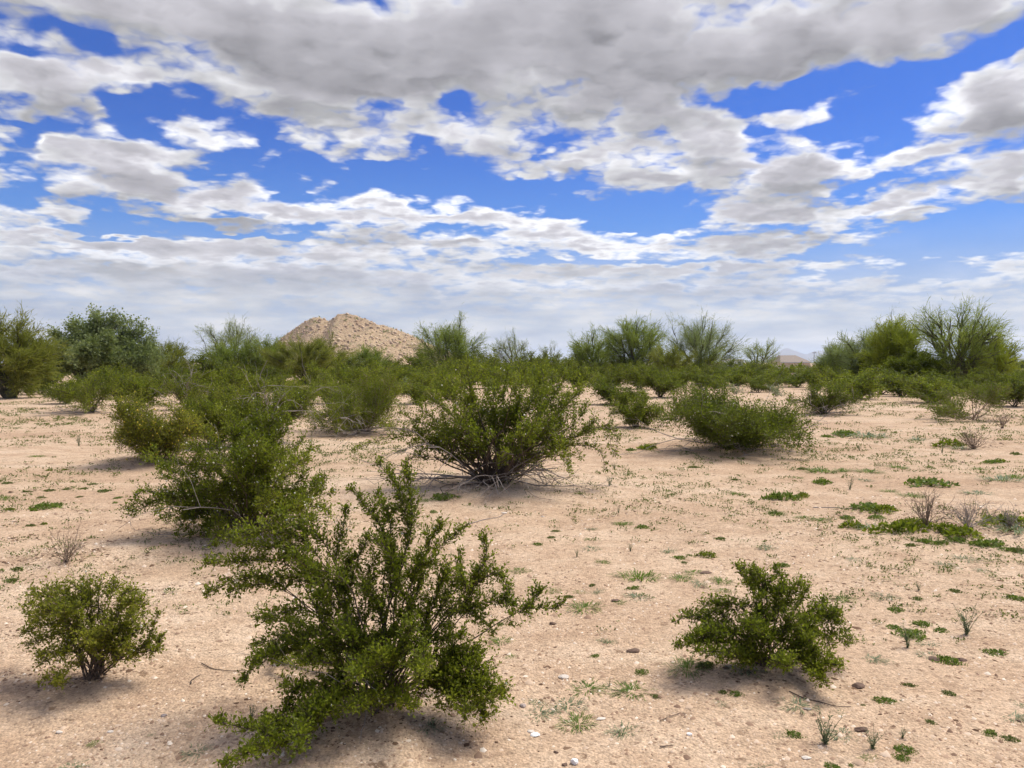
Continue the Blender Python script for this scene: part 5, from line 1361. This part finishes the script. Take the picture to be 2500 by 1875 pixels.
M_QUARTZ = plain("white_quartz", (0.80, 0.79, 0.77), 0.5, 30.0, 0.06); M_PALE = plain("pale_stone", (0.62, 0.55, 0.47), 0.8, 30.0); M_GREYST = plain("grey_stone", (0.36, 0.30, 0.27), 0.9, 30.0); M_BROWNST = plain("brown_stone", (0.15, 0.10, 0.075), 0.95, 30.0, 0.3)
stone("stone", "chunky pure white stone at the bottom of the picture", 1402, 1864, 23, M_QUARTZ, 1, 0.85, elong=0.95)
stone("stone", "flat oblong white stone right of the front bush's foot", 1308, 1796, 23, M_QUARTZ, 2, 0.42, elong=1.25)
stone("stone", "pale grey-green flat stone touching the oblong white stone", 1297, 1787, 17, M_PALE, 3, 0.4)
stone("stone", "small white stone in the sand left of the wispy sprigs", 1682, 1794, 13, M_QUARTZ, 4, 0.6)
stone("stone", "thin pale flat stone above the grey-green tuft near the bottom", 1467, 1756, 19, M_PALE, 5, 0.3, elong=1.6)
stone("stone", "rounded pale grey stone right of the front bush's drooping lobe", 1376, 1655, 22, M_PALE, 6, 0.6)
stone("stone", "cream-coloured flat stone lying at the bottom right", 1968, 1852, 18, M_PALE, 7, 0.4, elong=1.5)
stone("stone", "small cream stone in the gravel at the lower left", 145, 1789, 15, M_PALE, 8, 0.5)
stone("stone", "small cream stone between the two lower-left bushes near the bottom", 270, 1787, 12, M_PALE, 9, 0.45)
stone("stone", "pale cream chip right of the front bush's trailing branch", 735, 1857, 12, M_PALE, 10, 0.5)
stone("stone", "grey-brown stone in the gravel left of the front bush's trailing branch", 400, 1748, 15, M_GREYST, 11, 0.6)
stone("stone", "reddish flat stone beside the silvery tuft at the stick", 1972, 1732, 15, M_GREYST, 12, 0.4, elong=1.6)
stone("stone", "pale pebble on the bare sand below the central bush, right side", 1325, 1262, 9, M_PALE, 13, 0.5)
stone("stone", "pale pebble on the bare sand right of the front bush's top", 1232, 1253, 10, M_PALE, 14, 0.4, elong=1.6)
stone("stone", "dark brown pebble left of the chunky white stone", 1357, 1838, 12, M_BROWNST, 15, 0.6)
stone("stone", "dark brown pebble below left of the chunky white stone", 1378, 1868, 14, M_BROWNST, 16, 0.6)
stone("stone", "dark stone by the grey-green tufts at the front bush's right foot", 1277, 1725, 16, M_GREYST, 17, 0.6)
stone("stone", "small dark stone just above the grey-green tufts right of the front bush", 1350, 1712, 10, M_BROWNST, 18, 0.6)
CL = "brown clods on the sand"
stone("clod", "flat lumpy brown earth clod below right of the lower-right bush", 2094, 1676, 36, M_BROWNST, 19, 0.35, "clod", CL, 1.1, 0.5)
stone("clod", "dark brown crumbly clod above the tall wispy sprig at the bottom right", 2104, 1783, 28, M_BROWNST, 20, 0.4, "clod", CL, 1.3, 0.5)
stone("clod", "flat brown clod between two weeds above the lower-right bush", 1722, 1399, 24, M_BROWNST, 21, 0.25, "clod", CL, 1.5, 0.5)
stone("clod", "brown crumbly clod left of the front weed cushion at right", 2284, 1612, 26, M_BROWNST, 22, 0.35, "clod", CL, 1.2, 0.5)
stone("clod", "brown crumbly clod right of the front weed cushion at right", 2348, 1612, 24, M_BROWNST, 23, 0.35, "clod", CL, 1.2, 0.5)
stone("clod", "dark clod on bare sand between the two foreground bushes", 1502, 1468, 18, M_BROWNST, 24, 0.5, "clod", CL, 1.2, 0.5)
stone("clod", "small dark clod near the trailing sprig of the front bush", 1350, 1524, 15, M_BROWNST, 25, 0.5, "clod", CL, 1.3, 0.5)
stone("clod", "flat brown clod in the middle of the sand between the foreground bushes", 1550, 1590, 28, M_BROWNST, 26, 0.3, "clod", CL, 1.4, 0.5)
stone("clod", "small red-brown clod at the bottom right among sprouts", 2488, 1762, 11, M_BROWNST, 27, 0.6, "clod", CL, 1.0, 0.5)
def stick(label, pts, r, mat=M_DRY, lift=0.006, seed=0):
    W = np.array([G(*p) for p in pts]); W[:, 2] += lift
    g = Geo(); path = wander(spline(W, 14), np.random.default_rng(seed), 0.003)
    tube(g, path, np.linspace(r, r * 0.5, 14), 6)
    o = smooth(g.build("stick", mat, None, origin=W[0])); o.location = tuple(W[0])
    return tag(o, label, "stick", "dry sticks on the sand")
stick("long thin brown stick curving over the sand at lower right", [(1926, 1690), (1955, 1703), (2010, 1719), (2050, 1728), (2078, 1728)], 0.0032, M_BARK)
stick("thin curved stick left of the front bush's lower branches", [(492, 1622), (520, 1634), (560, 1640), (612, 1640)], 0.0028, M_BARK)
stick("short hooked twig between the lower-left bush and the front bush", [(466, 1672), (469, 1662), (478, 1656), (490, 1650)], 0.0032, M_BARK)
stick("pale twig lying right of the clump of grey-green tufts near the bottom", [(1612, 1762), (1635, 1752), (1658, 1745), (1676, 1746)], 0.0026)
stick("short brown twig at the bottom right of the white stone", [(1612, 1826), (1632, 1823), (1642, 1824)], 0.0036)
stick("long pale twig on the mound below the central bush", [(1140, 1282), (1180, 1270), (1215, 1264), (1232, 1255)], 0.005, M_DEAD)
stick("grey stick lying left of the green patch at right", [(1985, 1240), (2030, 1240), (2065, 1242), (2110, 1243)], 0.006, M_DEAD)

# ------------------------------------------------------------------ the air
hz_me = bpy.data.meshes.new("haze")
X_, Z0_, Z1_ = 17000.0, -60.0, 230.0
hv = [(-X_, -X_, Z0_), (X_, -X_, Z0_), (X_, X_, Z0_), (-X_, X_, Z0_), (-X_, -X_, Z1_), (X_, -X_, Z1_), (X_, X_, Z1_), (-X_, X_, Z1_)]
hz_me.from_pydata(hv, [], [(3, 2, 1, 0), (4, 5, 6, 7), (0, 1, 5, 4), (1, 2, 6, 5), (2, 3, 7, 6), (3, 0, 4, 7)]); hz_me.update()
m_ = bpy.data.materials.new("haze_air"); m_.use_nodes = True; b_ = NT(m_.node_tree)
pv = b_.n("ShaderNodeVolumePrincipled")
pv.inputs['Color'].default_value = (0.66, 0.80, 1.0, 1.0); pv.inputs['Density'].default_value = 8.5e-5; pv.inputs['Anisotropy'].default_value = 0.3
ou = b_.n("ShaderNodeOutputMaterial"); b_.t.links.new(pv.outputs[0], ou.inputs['Volume'])
hz_me.materials.append(m_)
hz_o = bpy.data.objects.new("haze", hz_me); COL.objects.link(hz_o); hz_o["kind"] = "stuff"
